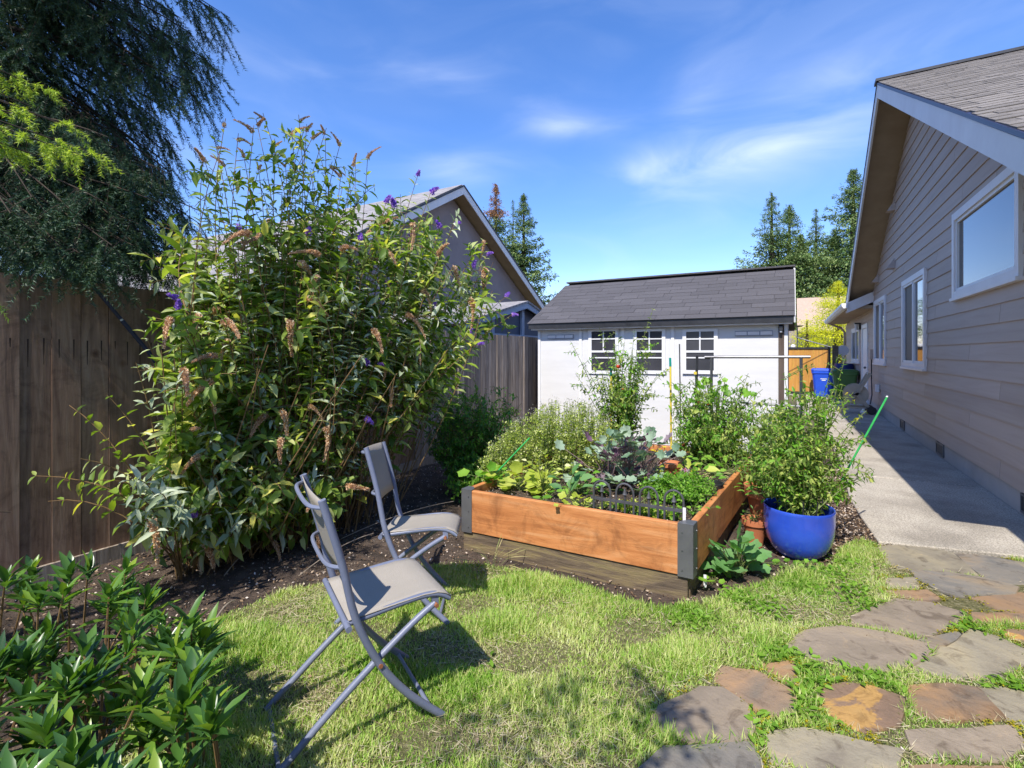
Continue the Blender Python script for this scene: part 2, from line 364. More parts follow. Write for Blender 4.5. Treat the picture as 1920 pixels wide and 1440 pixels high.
# walkway: slabs with joints
wk = put('walkway', None, kind='structure', label=None); W[wk.name] = Matrix.Identity(4)
def slab(poly, h=0.03, nm='slab'):
    mb = MB(); mb.prism([(x, y, -0.03) for x, y in poly], (0, 0, h + 0.03)); return mb.build(nm, m_concrete, wk, bevel=0.006)
_a = gp(1647, 1023); _b = gp(1593, 945)
slab([(_a.x, _a.y), (1.30, 4.50), (3.9, 4.95), (3.9, 5.0), (1.66, 5.6), (1.66, 6.58), (0.50, 6.58), (0.46, 5.56), (0.49, 4.9)])
yy = 6.6
for y2 in (8.6, 10.6, 12.6, 14.6, 16.6, 18.5): slab([(0.50, yy + .008), (1.66, yy + .008), (1.66, y2 - 0.012), (0.50, y2 - 0.012)]); yy = y2
slab([(-2.5, 18.5), (3.0, 18.5), (3.0, 24), (-2.5, 24)])
slab([(0.1, 12.62), (0.48, 12.62), (0.48, 18.48), (0.1, 18.48)])

# flagstone patio: every stone its own piece
Z3 = lambda P: [(x / 3 + 1280, y / 3 + 900) for x, y in P]
stones = [
 ([(1110, 390), (1310, 378), (1520, 428), (1650, 545), (1520, 542), (1250, 512), (1190, 500), (1150, 470), (1130, 430)], 0),
 ([(1535, 428), (1700, 440), (1850, 468), (1930, 520), (1990, 600), (1770, 590), (1680, 545), (1600, 475)], 1),
 ([(1865, 470), (2060, 500), (2120, 560), (1990, 540)], 0),
 ([(1290, 525), (1500, 540), (1700, 570), (1880, 620), (1860, 655), (1700, 665), (1520, 672), (1420, 625), (1330, 575)], 1),
 ([(1150, 570), (1310, 562), (1315, 620), (1160, 632)], 0),
 ([(1160, 645), (1370, 640), (1440, 682), (1400, 705), (1200, 675)], 3),
 ([(1100, 712), (1200, 690), (1400, 715), (1580, 770), (1560, 812), (1460, 840), (1400, 890), (1330, 905), (1170, 875), (960, 820), (960, 785), (1040, 745)], 2),
 ([(1630, 680), (1900, 650), (2050, 680), (2010, 752), (1800, 755), (1700, 705)], 3),
 ([(1640, 765), (1850, 762), (2060, 775), (2040, 850), (1780, 832), (1640, 822)], 4),
 ([(570, 960), (640, 925), (700, 872), (900, 850), (1150, 885), (1300, 925), (1430, 962), (1380, 1005), (1290, 1035), (1250, 1068), (1100, 1100), (900, 1070), (700, 1020)], 2),
 ([(1330, 922), (1530, 880), (1565, 890), (1480, 948), (1430, 945)], 1),
 ([(1620, 855), (1780, 905), (1900, 965), (2000, 1000), (1960, 1060), (1830, 1120), (1770, 1145), (1500, 1120), (1300, 1105), (1285, 1075), (1400, 995), (1540, 905)], 0),
 ([(1790, 870), (2060, 865), (2080, 960), (1920, 940), (1860, 912)], 5),
 ([(215, 1068), (420, 1100), (600, 1200), (640, 1290), (610, 1345), (440, 1330), (330, 1245), (195, 1145)], 3),
 ([(450, 1058), (600, 1040), (645, 1060), (625, 1165), (540, 1130)], 4),
 ([(10, 1230), (100, 1198), (220, 1200), (350, 1290), (400, 1385), (370, 1480), (60, 1500), (-180, 1400), (-120, 1300)], 2),
 ([(775, 1205), (920, 1172), (1060, 1188), (1240, 1250), (1220, 1320), (1200, 1395), (1050, 1440), (900, 1385), (800, 1315), (765, 1240)], 5),
 ([(1290, 1190), (1500, 1178), (1660, 1200), (1735, 1280), (1805, 1365), (1500, 1382), (1330, 1340), (1288, 1265)], 4),
 ([(1690, 1205), (1800, 1193), (2000, 1235), (2080, 1400), (1850, 1385), (1750, 1270)], 0),
 ([(1270, 1440), (1500, 1415), (1840, 1405), (1930, 1520), (1780, 1600), (1400, 1590), (1300, 1530)], 2),
 ([(470, 1450), (700, 1430), (980, 1470), (1230, 1540), (1180, 1690), (800, 1720), (500, 1600)], 0),
 ([(-100, 1540), (380, 1510), (440, 1640), (380, 1780), (0, 1800), (-260, 1680)], 1),
 ([(1980, 1430), (2240, 1400), (2400, 1560), (2240, 1640), (2010, 1560)], 5),
 ([(1940, 1080), (2060, 1010), (2250, 1060), (2330, 1190), (2130, 1220)], 2),
 ([(2090, 620), (2260, 640), (2380, 760), (2100, 760)], 1), ([(2110, 790), (2360, 790), (2460, 930), (2130, 960)], 3),
 ([(1300, 1640), (1800, 1640), (2000, 1720), (1900, 1900), (1400, 1880)], 3), ([(2030, 1620), (2400, 1640), (2560, 1850), (2040, 1880)], 0),
]
patio = put('flagstone_patio', None, kind='structure'); W[patio.name] = Matrix.Identity(4)
def slate(name, cols, pos=None):
    m = M(name, cols, 2.6, 0.66, 0.8, 13, (1, 1, 1), pos=pos, var=0.10, bdist=0.012, detail=12, dist=1.1, spec=0.3)
    t = m.node_tree; p = t.nodes['Principled BSDF']; src = p.inputs['Base Color'].links[0].from_socket
    v = coords(t, (1, 1, 1)); st = rampnode(t, noise(t, v, 7, 9, .65, 1.5), [(.55, .52, .50), (1, 1, 1), (1, 1, 1), (1.35, 1.25, 1.1)], [.34, .46, .6, .72])
    mm = N(t, 'ShaderNodeMixRGB', blend_type='MULTIPLY'); mm.inputs[0].default_value = .85; link(t, src, mm.inputs[1]); link(t, st, mm.inputs[2]); link(t, mm.outputs[0], p.inputs['Base Color']); return m
m_slates = [slate('grey_slate', [(0.180, 0.153, 0.116), (0.267, 0.233, 0.168), (0.337, 0.283, 0.180)]),
            slate('blue_slate', [(0.133, 0.131, 0.122), (0.212, 0.189, 0.156), (0.282, 0.210, 0.128)]),
            slate('mauve_slate', [(0.196, 0.160, 0.116), (0.259, 0.210, 0.156), (0.314, 0.247, 0.168)]),
            slate('brown_slate', [(0.172, 0.139, 0.104), (0.259, 0.175, 0.110), (0.345, 0.204, 0.098)]),
            slate('rusty_slate', [(0.147, 0.126, 0.101), (0.235, 0.160, 0.101), (0.314, 0.189, 0.097), (0.265, 0.218, 0.143)]),
            slate('orange_slate', [(0.147, 0.102, 0.071), (0.216, 0.141, 0.092), (0.392, 0.228, 0.076), (0.412, 0.262, 0.101)], [0.35, 0.5, 0.53, 0.75])]
STONES = []
for poly, mi in stones:
    pts = [gp(x, y) for x, y in Z3(poly)]; c = sum(pts, Vector()) / len(pts); pts = [p + (p - c).normalized() * .014 for p in pts]
    ang_ = [];
    for i_, p in enumerate(pts):
        e1 = (p - pts[i_ - 1]).normalized(); e2 = (pts[(i_ + 1) % len(pts)] - p).normalized()
        if e1.dot(e2) < .955 or len(pts) <= 5: ang_.append(p)
    pts = ang_ if len(ang_) >= 4 else pts
    # roughen the outline
    out = []
    for i, p in enumerate(pts):
        q = pts[(i + 1) % len(pts)]; out.append(p)
        L = (q - p).length; k = max(1, int(L / 0.07))
        nrm = Vector((q.y - p.y, p.x - q.x, 0)).normalized()
        for j in range(1, k): out.append(p.lerp(q, j / k) + nrm * random.uniform(-0.007, 0.006))
    STONES.append([(p.x, p.y) for p in out])
    h = random.uniform(0.016, 0.023); tx, ty = random.uniform(-.006, .006), random.uniform(-.006, .006)
    mb = MB(); n = len(out)
    top = [Vector((c.x + (p.x - c.x) * 0.985, c.y + (p.y - c.y) * 0.985, h + (p.x - c.x) * tx + (p.y - c.y) * ty)) for p in out]
    mid = [Vector((p.x, p.y, h - 0.006)) for p in out]; bot = [Vector((p.x, p.y, -0.01)) for p in out]
    fs = [tuple(range(n))]
    for a in (0, n):
        for i in range(n): fs.append((a + i, a + n + i, a + n + (i + 1) % n, a + (i + 1) % n))
    mb.add(top + mid + bot, fs); o = mb.build('flagstone', m_slates[mi], patio)
    bm_fix = o.data; bm_fix.update()

# ------------------------------------------------------------------ roof shingles helper
def shingles(parent, P0, eu, ev, Wd, Hd, expo, tab, th, mat, limit, clip=None, jit=0.15):
    eu = Vector(eu).normalized(); ev = Vector(ev).normalized(); en = eu.cross(ev)
    if en.z < 0: en = -en
    P0 = Vector(P0); items = []
    rows = int(Hd / expo)
    for r in range(rows):
        x = -random.uniform(0, tab)
        while x < Wd:
            L = tab * random.uniform(1 - jit, 1 + jit); a, b = max(0, x), min(Wd, x + L)
            if b - a > 0.03:
                mid = P0 + eu * ((a + b) / 2) + ev * ((r + 0.5) * expo)
                items.append((a, b, r, mid))
            x += L
    items.sort(key=lambda it: (it[3] - CAMV).length if (it[3] - CAMV).dot(Vector((-SA, CA, 0))) > 0.62 * (it[3] - CAMV).length else 1e3 + (it[3] - CAMV).length)
    me = MB().box((-0.5, -0.5, 0), (0.5, 0.5, 1)).mesh('shingle', mat)
    rest = MB()
    for i, (a, b, r, mid) in enumerate(items):
        t = th * random.uniform(0.7, 1.3); tilt = th * 1.1
        X = eu * (b - a - 0.004); Y = ev * (expo * 1.02) - en * tilt; Zv = en * t; c = mid + en * (tilt * 0.5 + 0.002)
        mw = Matrix(((X.x, Y.x, Zv.x, c.x), (X.y, Y.y, Zv.y, c.y), (X.z, Y.z, Zv.z, c.z), (0, 0, 0, 1)))
        if i < limit: put('shingle', me, parent, mw)
        else: rest.box((-0.5, -0.5, 0), (0.5, 0.5, 1), mw)
    if rest.v: rest.build('shingles', mat, parent, kind='stuff')

# ------------------------------------------------------------------ the house on the right
HX = 1.65
house = thing('house', 'taupe lap sided house with tall white trimmed gable running along the concrete walkway', 'house', (HX, 9.6, 0))
EN, ZE, YP, ZP, EF, ZF, RX = 3.57, 2.43, 9.6, 5.62, 14.9, 2.60, 1.18
def roofz(Y): return ZE + (ZP - ZE) * (Y - EN) / (YP - EN) if Y < YP else ZP + (ZF - ZP) * (Y - YP) / (EF - YP)
WX = HX + 0.03
core = MB()
core.prism([(WX, 3.9, 0.2), (WX, 14.6, 0.2), (WX, 14.6, roofz(14.6) - 0.15), (WX, YP, ZP - 0.16), (WX, 3.9, roofz(3.9) - 0.15)], (7.5, 0, 0))
core.build('wall', m_siding, house)
MB().box((WX + 0.002, -3.4, 0.2), (9.1, 3.9, 2.45)).build('wall', m_siding, house)
MB().box((WX + 0.002, 14.6, 0.2), (9.1, 21.1, 2.6)).build('wall', m_siding, house)
MB().box((HX + 0.012, -3.4, -0.05), (9.0, 21.08, 0.24)).build('foundation', m_concrete_wall, house)
wins = {'big': (5.59, 7.55, 1.99, 2.98), 'mid': (8.94, 10.62, 1.13, 2.58), 'small': (12.4, 13.96, 1.13, 2.55), 'far': (16.9, 18.9, 1.08, 2.12), 'door': (15.15, 16.3, 0.1, 2.12)}
# siding planks, split round the openings
z = 0.225; expo = 0.178; row = 0
while z < ZP - 0.2:
    z1 = z + expo + 0.02
    ya0 = -3.4 if z < 2.3 else 3.9; yb0 = 21.1 if z < 2.4 else 14.6
    def edge(zz, near):
        if near: return max(ya0, EN + (zz + 0.15 - ZE) * (YP - EN) / (ZP - ZE)) if zz > 2.3 else ya0
        return min(yb0, YP + (zz + 0.15 - ZP) * (EF - YP) / (ZF - ZP)) if zz > 2.4 else yb0
    a0, b0, a1, b1 = edge(z, 1), edge(z, 0), edge(min(z1, ZP - 0.17), 1), edge(min(z1, ZP - 0.17), 0)
    cuts = []
    for k, (ya, yb, za, zb) in wins.items():
        if z + 0.5 * expo > za + 0.03 and z + 0.5 * expo < zb - 0.03: cuts.append((ya + 0.06, yb - 0.06))
    cuts.sort(); segs = []; cur = a0
    for ca, cb in cuts:
        if ca > cur: segs.append((cur, ca))
        cur = max(cur, cb)
    if cur < b0: segs.append((cur, b0))
    for sa, sb in segs:
        p = sa; L0 = [2.2, 0.9, 3.1, 1.5][row % 4]
        while p < sb - 0.02:
            q = min(sb, p + L0); L0 = 3.66
            if sb - q < 0.4: q = sb
            ta = a1 if p == a0 else p; tb = b1 if q == b0 else q
            if tb > ta + 0.01:
                g = 0.0035
                mb = MB(); xb, xt = HX - 0.009, HX + 0.006
                vs = [(xb, p + g, z), (xb, q - g, z), (xt, tb - g, z1), (xt, ta + g, z1), (WX + .001, p + g, z), (WX + .001, q - g, z), (WX + .001, tb - g, z1), (WX + .001, ta + g, z1)]
                mb.add(vs, ((0, 3, 2, 1), (4, 5, 6, 7), (0, 1, 5, 4), (1, 2, 6, 5), (2, 3, 7, 6), (3, 0, 4, 7))); mb.build('siding_plank', m_siding, house)
            p = q
    z += expo; row += 1
# roof slabs
def slabroof(nm, a, b, x0, x1, mat, th=0.10):
    mb = MB(); (ya, za), (yb, zb) = a, b
    mb.prism([(x0, ya, za), (x0, yb, zb), (x0, yb, zb - th), (x0, ya, za - th)], (x1 - x0, 0, 0)); return mb.build(nm, mat, house)
slabroof('roof', (EN, ZE), (YP, ZP), RX + 0.01, 9.3, m_soffit); slabroof('roof', (YP, ZP - .001), (EF, ZF), RX + 0.01, 9.3, m_soffit)
MB().prism([(1.53, -3.6, 2.46), (1.53, 3.55, 2.46), (1.53, 3.55, 2.36), (1.53, -3.6, 2.36)], (7.7, 0, 0)).build('roof', m_soffit, house)
sl = Vector((0, YP - EN, ZP - ZE))
shingles(house, (RX - 0.02, EN - 0.02, ZE + 0.004), (1, 0, 0), sl, 7.9, sl.length, 0.14, 0.26, 0.009, m_shingle, 300, jit=0.35)
sl2 = Vector((0, YP - EF, ZP - ZF))
_rb = MB(); _n2 = sl2.normalized().cross(Vector((-1, 0, 0)));
slabroof('roof_covering', (YP, ZP + 0.03), (EF + 0.03, ZF + 0.02), RX - 0.02, 9.3, m_shingle, 0.02)
# ridge cap, rake boards, drip edge
MB().box((RX - 0.05, YP - 0.10, ZP - 0.005), (9.3, YP + 0.10, ZP + 0.035)).build('ridge_cap', m_black, house)
def rake(a, b, h, x0, x1, mat, nm, dz=0.0):
    (ya, za), (yb, zb) = a, b
    MB().prism([(x0, ya, za + dz), (x0, yb, zb + dz), (x0, yb, zb + dz - h), (x0, ya, za + dz - h)], (x1 - x0, 0, 0)).build(nm, mat, house)
rake((EN, ZE), (YP, ZP), 0.21, RX - 0.02, RX + 0.008, m_trim, 'rake_board', -0.02); rake((YP + .002, ZP), (EF, ZF), 0.21, RX - 0.02, RX + 0.008, m_trim, 'rake_board', -0.02)
rake((EN - .02, ZE), (YP, ZP), 0.035, RX - 0.03, RX - 0.002, m_darkflash, 'drip_edge', 0.015); rake((YP + .002, ZP), (EF, ZF), 0.035, RX - 0.03, RX - 0.002, m_black, 'drip_edge', 0.015)
MB().box((RX - 0.02, EN - 0.13, ZE - 0.13), (9.2, EN - 0.01, ZE - 0.01)).build('gutter', m_trim, house)
# lower roof beyond the gable, with gutter
lo = MB(); lo.prism([(1.15, 14.25, 2.50), (1.15, 14.25, 2.58), (5.2, 14.25, 4.3), (5.2, 14.25, 4.2)], (0, 7.4, 0)); lo.build('lower_roof', m_shingle, house)
MB().prism([(1.13, 14.22, 2.33), (1.13, 14.22, 2.57), (1.75, 14.22, 2.86), (1.75, 14.22, 2.62)], (0, 0.03, 0)).build('fascia', m_trim, house)
MB().prism([(1.02, 14.18, 2.56), (1.02, 14.18, 2.50), (1.06, 14.18, 2.44), (1.15, 14.18, 2.44), (1.15, 14.18, 2.56)], (0, 7.5, 0)).build('gutter', m_white, house)
MB().prism([(1.14, 14.27, 2.42), (1.14, 14.27, 2.50), (1.68, 14.27, 2.50), (1.68, 14.27, 2.42)], (0, 7.3, 0)).build('soffit', m_soffit, house)
MB().tube([(1.1, 20.9, 2.44), (1.5, 20.95, 2.25), (1.6, 20.95, 2.1), (1.6, 20.95, 0.1)], 0.035, 8).build('downspout', m_siding, house)
m_screen = M('insect_screen', [(0.035, 0.035, 0.04), (0.06, 0.06, 0.068)], 60, 0.6, 0)
def hwindow(ya, yb, za, zb, split=0.5):
    t_ = 0.085; x0 = HX - 0.035
    w = MB().box((x0, ya, za), (HX + .02, ya + t_, zb)).box((x0, yb - t_, za), (HX + .02, yb, zb)).box((x0 + .001, ya + t_, zb - t_), (HX + .02, yb - t_, zb)).box((x0 + .001, ya + t_, za), (HX + .02, yb - t_, za + t_)).build('window', m_trim, house)
    MB().box((x0 - 0.02, ya - 0.01, za - 0.02), (HX + .02, yb + .01, za + 0.015)).build('sill', m_trim, w)
    a, b, c, d = ya + t_, yb - t_, za + t_, zb - t_; f = 0.035; ym = a + (b - a) * split
    s = MB()
    for (p, q, xo) in (((a, ym, 0.006), (ym, b, -0.004)) if split < 1 else ((a, b, 0.006),)):
        s.box((HX - 0.02 + xo, p, c), (HX + .02, p + f, d)).box((HX - 0.02 + xo, q - f, c), (HX + .02, q, d)).box((HX - 0.019 + xo, p + f, d - f), (HX + .02, q - f, d)).box((HX - 0.019 + xo, p + f, c), (HX + .02, q - f, c + f))
    s.build('sash', m_white, w)
    if ym - a > 3 * f: MB().box((HX + 0.008, a + f, c + f), (HX + 0.012, ym - f, d - f)).build('pane', m_glass, w)
    if b - ym > 3 * f: MB().box((HX + 0.003, ym + f, c + f), (HX + 0.007, b - f, d - f)).build('screen', m_screen, w)
hwindow(*wins['big'], split=1); hwindow(*wins['mid']); hwindow(*wins['small']); hwindow(*wins['far'])
ya, yb, za, zb = wins['door']
dr = MB().box((HX - 0.03, ya, za), (HX + .02, ya + 0.1, zb)).box((HX - 0.03, yb - 0.1, za), (HX + .02, yb, zb)).box((HX - 0.029, ya + .1, zb - 0.1), (HX + .02, yb - .1, zb)).build('door_frame', m_white, house)
MB().box((HX - 0.005, ya + 0.1, za), (HX + .018, yb - 0.1, zb - 0.1)).build('door', m_white, dr); MB().ball((HX - .05, ya + 0.2, 1.0), 0.03).build('door_knob', m_steel, dr, True)
for (Y, Zz) in ((11.5, 4.1), (11.5, 3.03), (13.46, 3.02)):
    MB().prism([(HX, Y - 0.1, Zz - .09), (HX, Y + 0.1, Zz - .09), (HX, Y + 0.03, Zz + .1), (HX, Y - 0.03, Zz + .1)], (0, 0, 0)).add(
        [(HX - .13, Y - 0.09, Zz - .09), (HX - .13, Y + 0.09, Zz - .09), (HX, Y + .1, Zz - .09), (HX, Y - .1, Zz - .09), (HX, Y - .03, Zz + .11), (HX, Y + .03, Zz + .11)],
        ((0, 1, 5, 4), (0, 4, 3), (1, 2, 5), (0, 3, 2, 1))).build('vent_hood', m_siding, house)
for Y in (5.3, 8.09, 10.6):
    v = MB().box((HX - 0.004, Y, 0.05), (HX + 0.016, Y + 0.36, 0.07)).box((HX - 0.004, Y, 0.19), (HX + 0.016, Y + 0.36, 0.21)).box((HX - 0.004, Y, 0.07), (HX + 0.016, Y + .02, 0.19)).box((HX - 0.004, Y + .34, 0.07), (HX + 0.016, Y + .36, 0.19))
    fv = v.build('foundation_vent', m_steel, house); MB().box((HX + 0.002, Y + .02, 0.07), (HX + 0.0145, Y + .34, 0.19)).build('vent_opening', m_black, fv)
MB().box((HX - 0.08, 14.15, 1.22), (HX - .013, 14.32, 1.45)).build('meter_box', m_siding, house, bevel=.008)
MB().tube([(HX - .04, 14.23, 1.22), (HX - .04, 14.23, 0.75), (HX - .045, 14.1, 0.4), (HX - .1, 13.9, 0.2)], 0.014, 6).build('cable', m_black, house)
MB().box((HX - 0.07, 13.2, 0.52), (HX - .013, 13.42, 0.68)).build('outlet_box', m_white, house, bevel=.006)
wl = MB().box((HX - 0.06, 16.55, 2.02), (HX - .013, 16.68, 2.2)).box((HX - 0.16, 16.52, 2.17), (HX - .03, 16.71, 2.21)).build('wall_lantern', m_black, house)
MB().tube([(HX - 0.11, 16.61, 2.17), (HX - 0.11, 16.61, 2.0)], 0.04, 8).build('lantern_glass', m_white, wl)

# ------------------------------------------------------------------ neighbour's house
nb = thing('neighbour_house', 'large brown gabled house with pale rake boards rising behind the fence', 'house', (-9.47, 12.7, 0))
m_nwall = M('brown_stucco', [(0.235, 0.19, 0.185), (0.30, 0.245, 0.235)], 1.5, 0.9, 0.2, 30)
m_nroof, _t, _p, _o = newmat('neighbour_shingles')
_v = coords(_t, (1, 1, 1), False); _b = N(_t, 'ShaderNodeTexBrick'); _b.inputs['Scale'].default_value = 1.0; _b.inputs['Brick Width'].default_value = 0.33; _b.inputs['Row Height'].default_value = 0.13; _b.inputs['Mortar Size'].default_value = 0.008
_b.inputs['Color1'].default_value = (0.22, 0.205, 0.20, 1); _b.inputs['Color2'].default_value = (0.32, 0.30, 0.29, 1); _b.inputs['Mortar'].default_value = (0.12, 0.11, 0.105, 1)
link(_t, _v, _b.inputs['Vector']); link(_t, _b.outputs[0], _p.inputs['Base Color']); _p.inputs['Roughness'].default_value = 0.95
NX = -9.47; nyp, nzp, nyn, nyf, nze = 12.72, 6.62, 5.4, 20.0, 2.50
MB().prism([(NX, 5.9, 0), (NX, 19.5, 0), (NX, 19.5, 2.6), (NX, nyp, nzp - 0.25), (NX, 5.9, 2.6)], (-14, 0, 0)).build('wall', m_nwall, nb)
for ye in (nyn, nyf):
    MB().prism([(NX + .45, ye, nze), (NX + .45, nyp, nzp), (NX + .45, nyp, nzp - .12), (NX + .45, ye, nze - .12)], (-15.2, 0, 0)).build('roof', m_soffit, nb)
    MB().prism([(NX + .47, ye, nze - .02), (NX + .47, nyp, nzp - .02), (NX + .47, nyp, nzp - .26), (NX + .47, ye, nze - .26)], (.03, 0, 0)).build('rake_board', m_trim, nb)
    MB().prism([(NX + .52, ye - (0.05 if ye < 10 else -.05), nze + .01), (NX + .52, nyp, nzp + .03), (NX + .52, nyp, nzp - .02), (NX + .52, ye, nze - .03)], (-15.3, 0, 0)).build('roof_edge', m_black, nb)
    d = Vector((0, nyp - ye, nzp - nze)); L = d.length; ang = math.atan2(d.z, d.y)
    me = MB().box((0, 0, 0), (15.2, L, 0.02)).mesh('roof_covering', m_nroof)
    e2 = d.normalized(); en = Vector((1, 0, 0)).cross(e2); en = en if en.z > 0 else -en
    c = Vector((NX + .45 - 15.2, ye, nze)) + en * 0.035
    put('roof_covering', me, nb, Matrix(((1, 0, en.x, c.x), (0, e2.y, en.y, c.y), (0, e2.z, en.z, c.z), (0, 0, 0, 1))))
MB().box((NX - 14.6, nyn - .14, nze - .15), (NX + .4, nyn - .02, nze - .01)).build('gutter', m_white, nb)

# small gabled building with window bays just beyond the fence
gh = thing('garden_building', 'small grey framed building with shingled roof just beyond the fence beside the shed', 'outbuilding', (-5, 9.2, 0))
m_gframe = M('grey_frame_paint', [(0.38, 0.40, 0.45), (0.46, 0.48, 0.53)], 3, 0.5, 0.05)
GX = -5.0; pk = xp(979, 568, GX); le = xp(852, 607, GX); ri = Vector((GX, 2 * pk.y - le.y, le.z)); zb = 1.70
MB().prism([(GX - .03, le.y + .1, 0), (GX - .03, ri.y - .1, 0), (GX - .03, ri.y - .1, le.z - .05), (GX - .03, pk.y, pk.z - .08), (GX - .03, le.y + .1, le.z - .05)], (-2.4, 0, 0)).build('wall', M('slate_blue_panel', [(0.10, 0.10, 0.12), (0.14, 0.14, 0.165)], 2, 0.6, 0.05), gh)
for p in (le, ri):
    MB().prism([(GX + .1, p.y, p.z), (GX + .1, pk.y, pk.z), (GX + .1, pk.y, pk.z - .12), (GX + .1, p.y, p.z - .12)], (.03, 0, 0)).build('rake_board', m_gframe, gh)
    MB().prism([(GX + .15, p.y + (-.06 if p is le else .06), p.z - .0), (GX + .15, pk.y, pk.z + .04), (GX + .15, pk.y, pk.z), (GX + .15, p.y, p.z - .03)], (-2.8, 0, 0)).build('roof', m_nroof, gh)
for Y in (le.y + .15, (le.y + pk.y) / 2, pk.y, (ri.y + pk.y) / 2):
    top = le.z + (pk.z - le.z) * (1 - abs(Y - pk.y) / (pk.y - le.y)) - .06
    MB().box((GX - .02, Y - .05, 0.1), (GX + .03, Y + .05, top)).build('post', m_gframe, gh)
MB().box((GX - .02, le.y + .1, 1.63), (GX + .05, ri.y - .1, 1.75)).build('rail', m_gframe, gh)

# ------------------------------------------------------------------ garden shed
SYF = 7.35; SXL, SXR = -3.67, -0.06; SRD, SRZ = 8.9, 2.71
m_vent = M('eave_shaded_vent_frame', [(0.22, 0.23, 0.26), (0.30, 0.31, 0.34)], 5, .6, 0)  # shade under the eave put into the vent's bluish grey
shed = thing('garden_shed', 'white garden shed with charcoal shingle roof and three small windows behind the vegetable bed', 'shed', ((SXL + SXR) / 2, SYF, 0))
MB().prism([(SXL, SYF, 0.03), (SXL, 10.4, 0.03), (SXL, 10.4, 1.80), (SXL, SRD, SRZ - .06), (SXL, SYF, 1.80)], (SXR - SXL, 0, 0)).build('wall', m_shedwall, shed)
F_ = SYF - 0.012
def fx(px_): return yp(px_, 660, F_).x
def fz(px_, py_): return yp(px_, py_, F_).z
def fbox(x0, x1, z0, z1, th, nm, mat, par=shed, back=0.004, bevel=0):
    return MB().box((x0, SYF - th, z0), (x1, SYF + back, z1)).build(nm, mat, par, bevel=bevel)
for a in (SXL - .004, fx(1086), fx(1258), fx(1165)): fbox(a, a + 0.045, 0.04, 1.76, 0.018, 'trim_board', m_white)
fbox(SXR - 0.10, SXR - 0.035, 0.0, 1.78, 0.03, 'corner_post', M('brown_post', [(0.07, 0.05, 0.04), (0.12, 0.09, 0.07)], 4, 0.85, 0.4, 9, (6, 6, .6)), bevel=0.004)
fbox(SXR - 0.033, SXR + .006, 0.0, 1.80, 0.022, 'trim_board', m_white)
sd = fbox(fx(1094), fx(1256), 0.06, 1.70, 0.008, 'door', m_shedwall)
for a, b in ((1104, 1160), (1188, 1248), (1280, 1346)):
    x0, x1 = fx(a), fx(b); zt, zb_ = fz((a + b) / 2, 617), fz((a + b) / 2, 701); w = 0.05; th = 0.03
    wd = MB().box((x0, SYF - th, zb_), (x0 + w, SYF + .004, zt)).box((x1 - w, SYF - th, zb_), (x1, SYF + .004, zt)).box((x0 + w, SYF - th + .001, zt - w * .7), (x1 - w, SYF + .004, zt)).box((x0 + w, SYF - th + .001, zb_), (x1 - w, SYF + .004, zb_ + w)).build('window', m_white, shed)
    MB().box((x0 + w, SYF - 0.014, zb_ + w), (x1 - w, SYF + .003, zt - w * .7)).build('pane', m_darkin, wd)
    H = zt - zb_; mu = MB(); xm = (x0 + x1) / 2
    mu.box((xm - .009, SYF - .022, zb_ + H * .5), (xm + .009, SYF - .01, zt - .03))
    for k, hh in ((0.78, .016), (0.50, .03), (0.36, .018)): mu.box((x0 + w, SYF - .0235, zb_ + H * k - hh / 2), (x1 - w, SYF - .01, zb_ + H * k + hh / 2))
    mu.build('glazing_bar', m_white, wd)
for a, b in ((1027, 1075), (1378, 1449)):
    x0, x1 = fx(a), fx(b); z1 = 1.69; v = fbox(x0, x1, 1.60, z1 - .02, 0.02, 'vent', m_vent)
    for k in range(3):
        c = x0 + (x1 - x0) * (k + .5) / 3; MB().box((c - .07, SYF - .024, 1.612), (c + .07, SYF - .0205, 1.658)).build('louvre', m_trim, v)
# roof: slopes front and back
for (ye, ze) in ((SYF - .13, 1.83), (10.53, 1.83)):
    MB().prism([(SXL - .1, ye, ze), (SXL - .1, SRD, SRZ), (SXL - .1, SRD, SRZ - .05), (SXL - .1, ye, ze - .05)], (SXR - SXL + .19, 0, 0)).build('roof_deck', m_black, shed)
MB().box((SXL - .11, SYF - .15, 1.765), (SXR + .07, SYF - .125, 1.845)).build('fascia', m_black, shed)
MB().box((SXL - .08, SYF - .124, 1.745), (SXR + .06, SYF - .02, 1.766)).build('soffit', m_trim, shed)
ds = Vector((0, SRD - SYF + .16, SRZ - 1.83))
shingles(shed, (SXL - .13, SYF - .165, 1.842), (1, 0, 0), ds, SXR - SXL + .22, ds.length, 0.148, 0.40, 0.006, m_shedshingle, 300, jit=0.05)
MB().box((SXL - .13, SRD - .09, SRZ + .005), (SXR + .10, SRD + .09, SRZ + .03)).build('ridge_cap', m_shedshingle, shed)
MB().prism([(SXR + .075, SYF - .14, 1.76), (SXR + .075, SRD, SRZ - .01), (SXR + .075, SRD, SRZ + .02), (SXR + .075, SYF - .16, 1.85)], (.02, 0, 0)).build('rake_board', m_white, shed)
sl_ = MB().box((SXR - .09, SYF - .10, 1.66), (SXR - .05, SYF - .03, 1.72)).build('bracket_lamp', m_black, shed); MB().ball((SXR - .07, SYF - .075, 1.65), .018).build('lamp_bulb', m_white, sl_, True)
MB().box((SXR - .09, SYF - .03, 1.72), (SXR - .05, SYF - .02, 1.76)).build('bracket', m_black, shed)

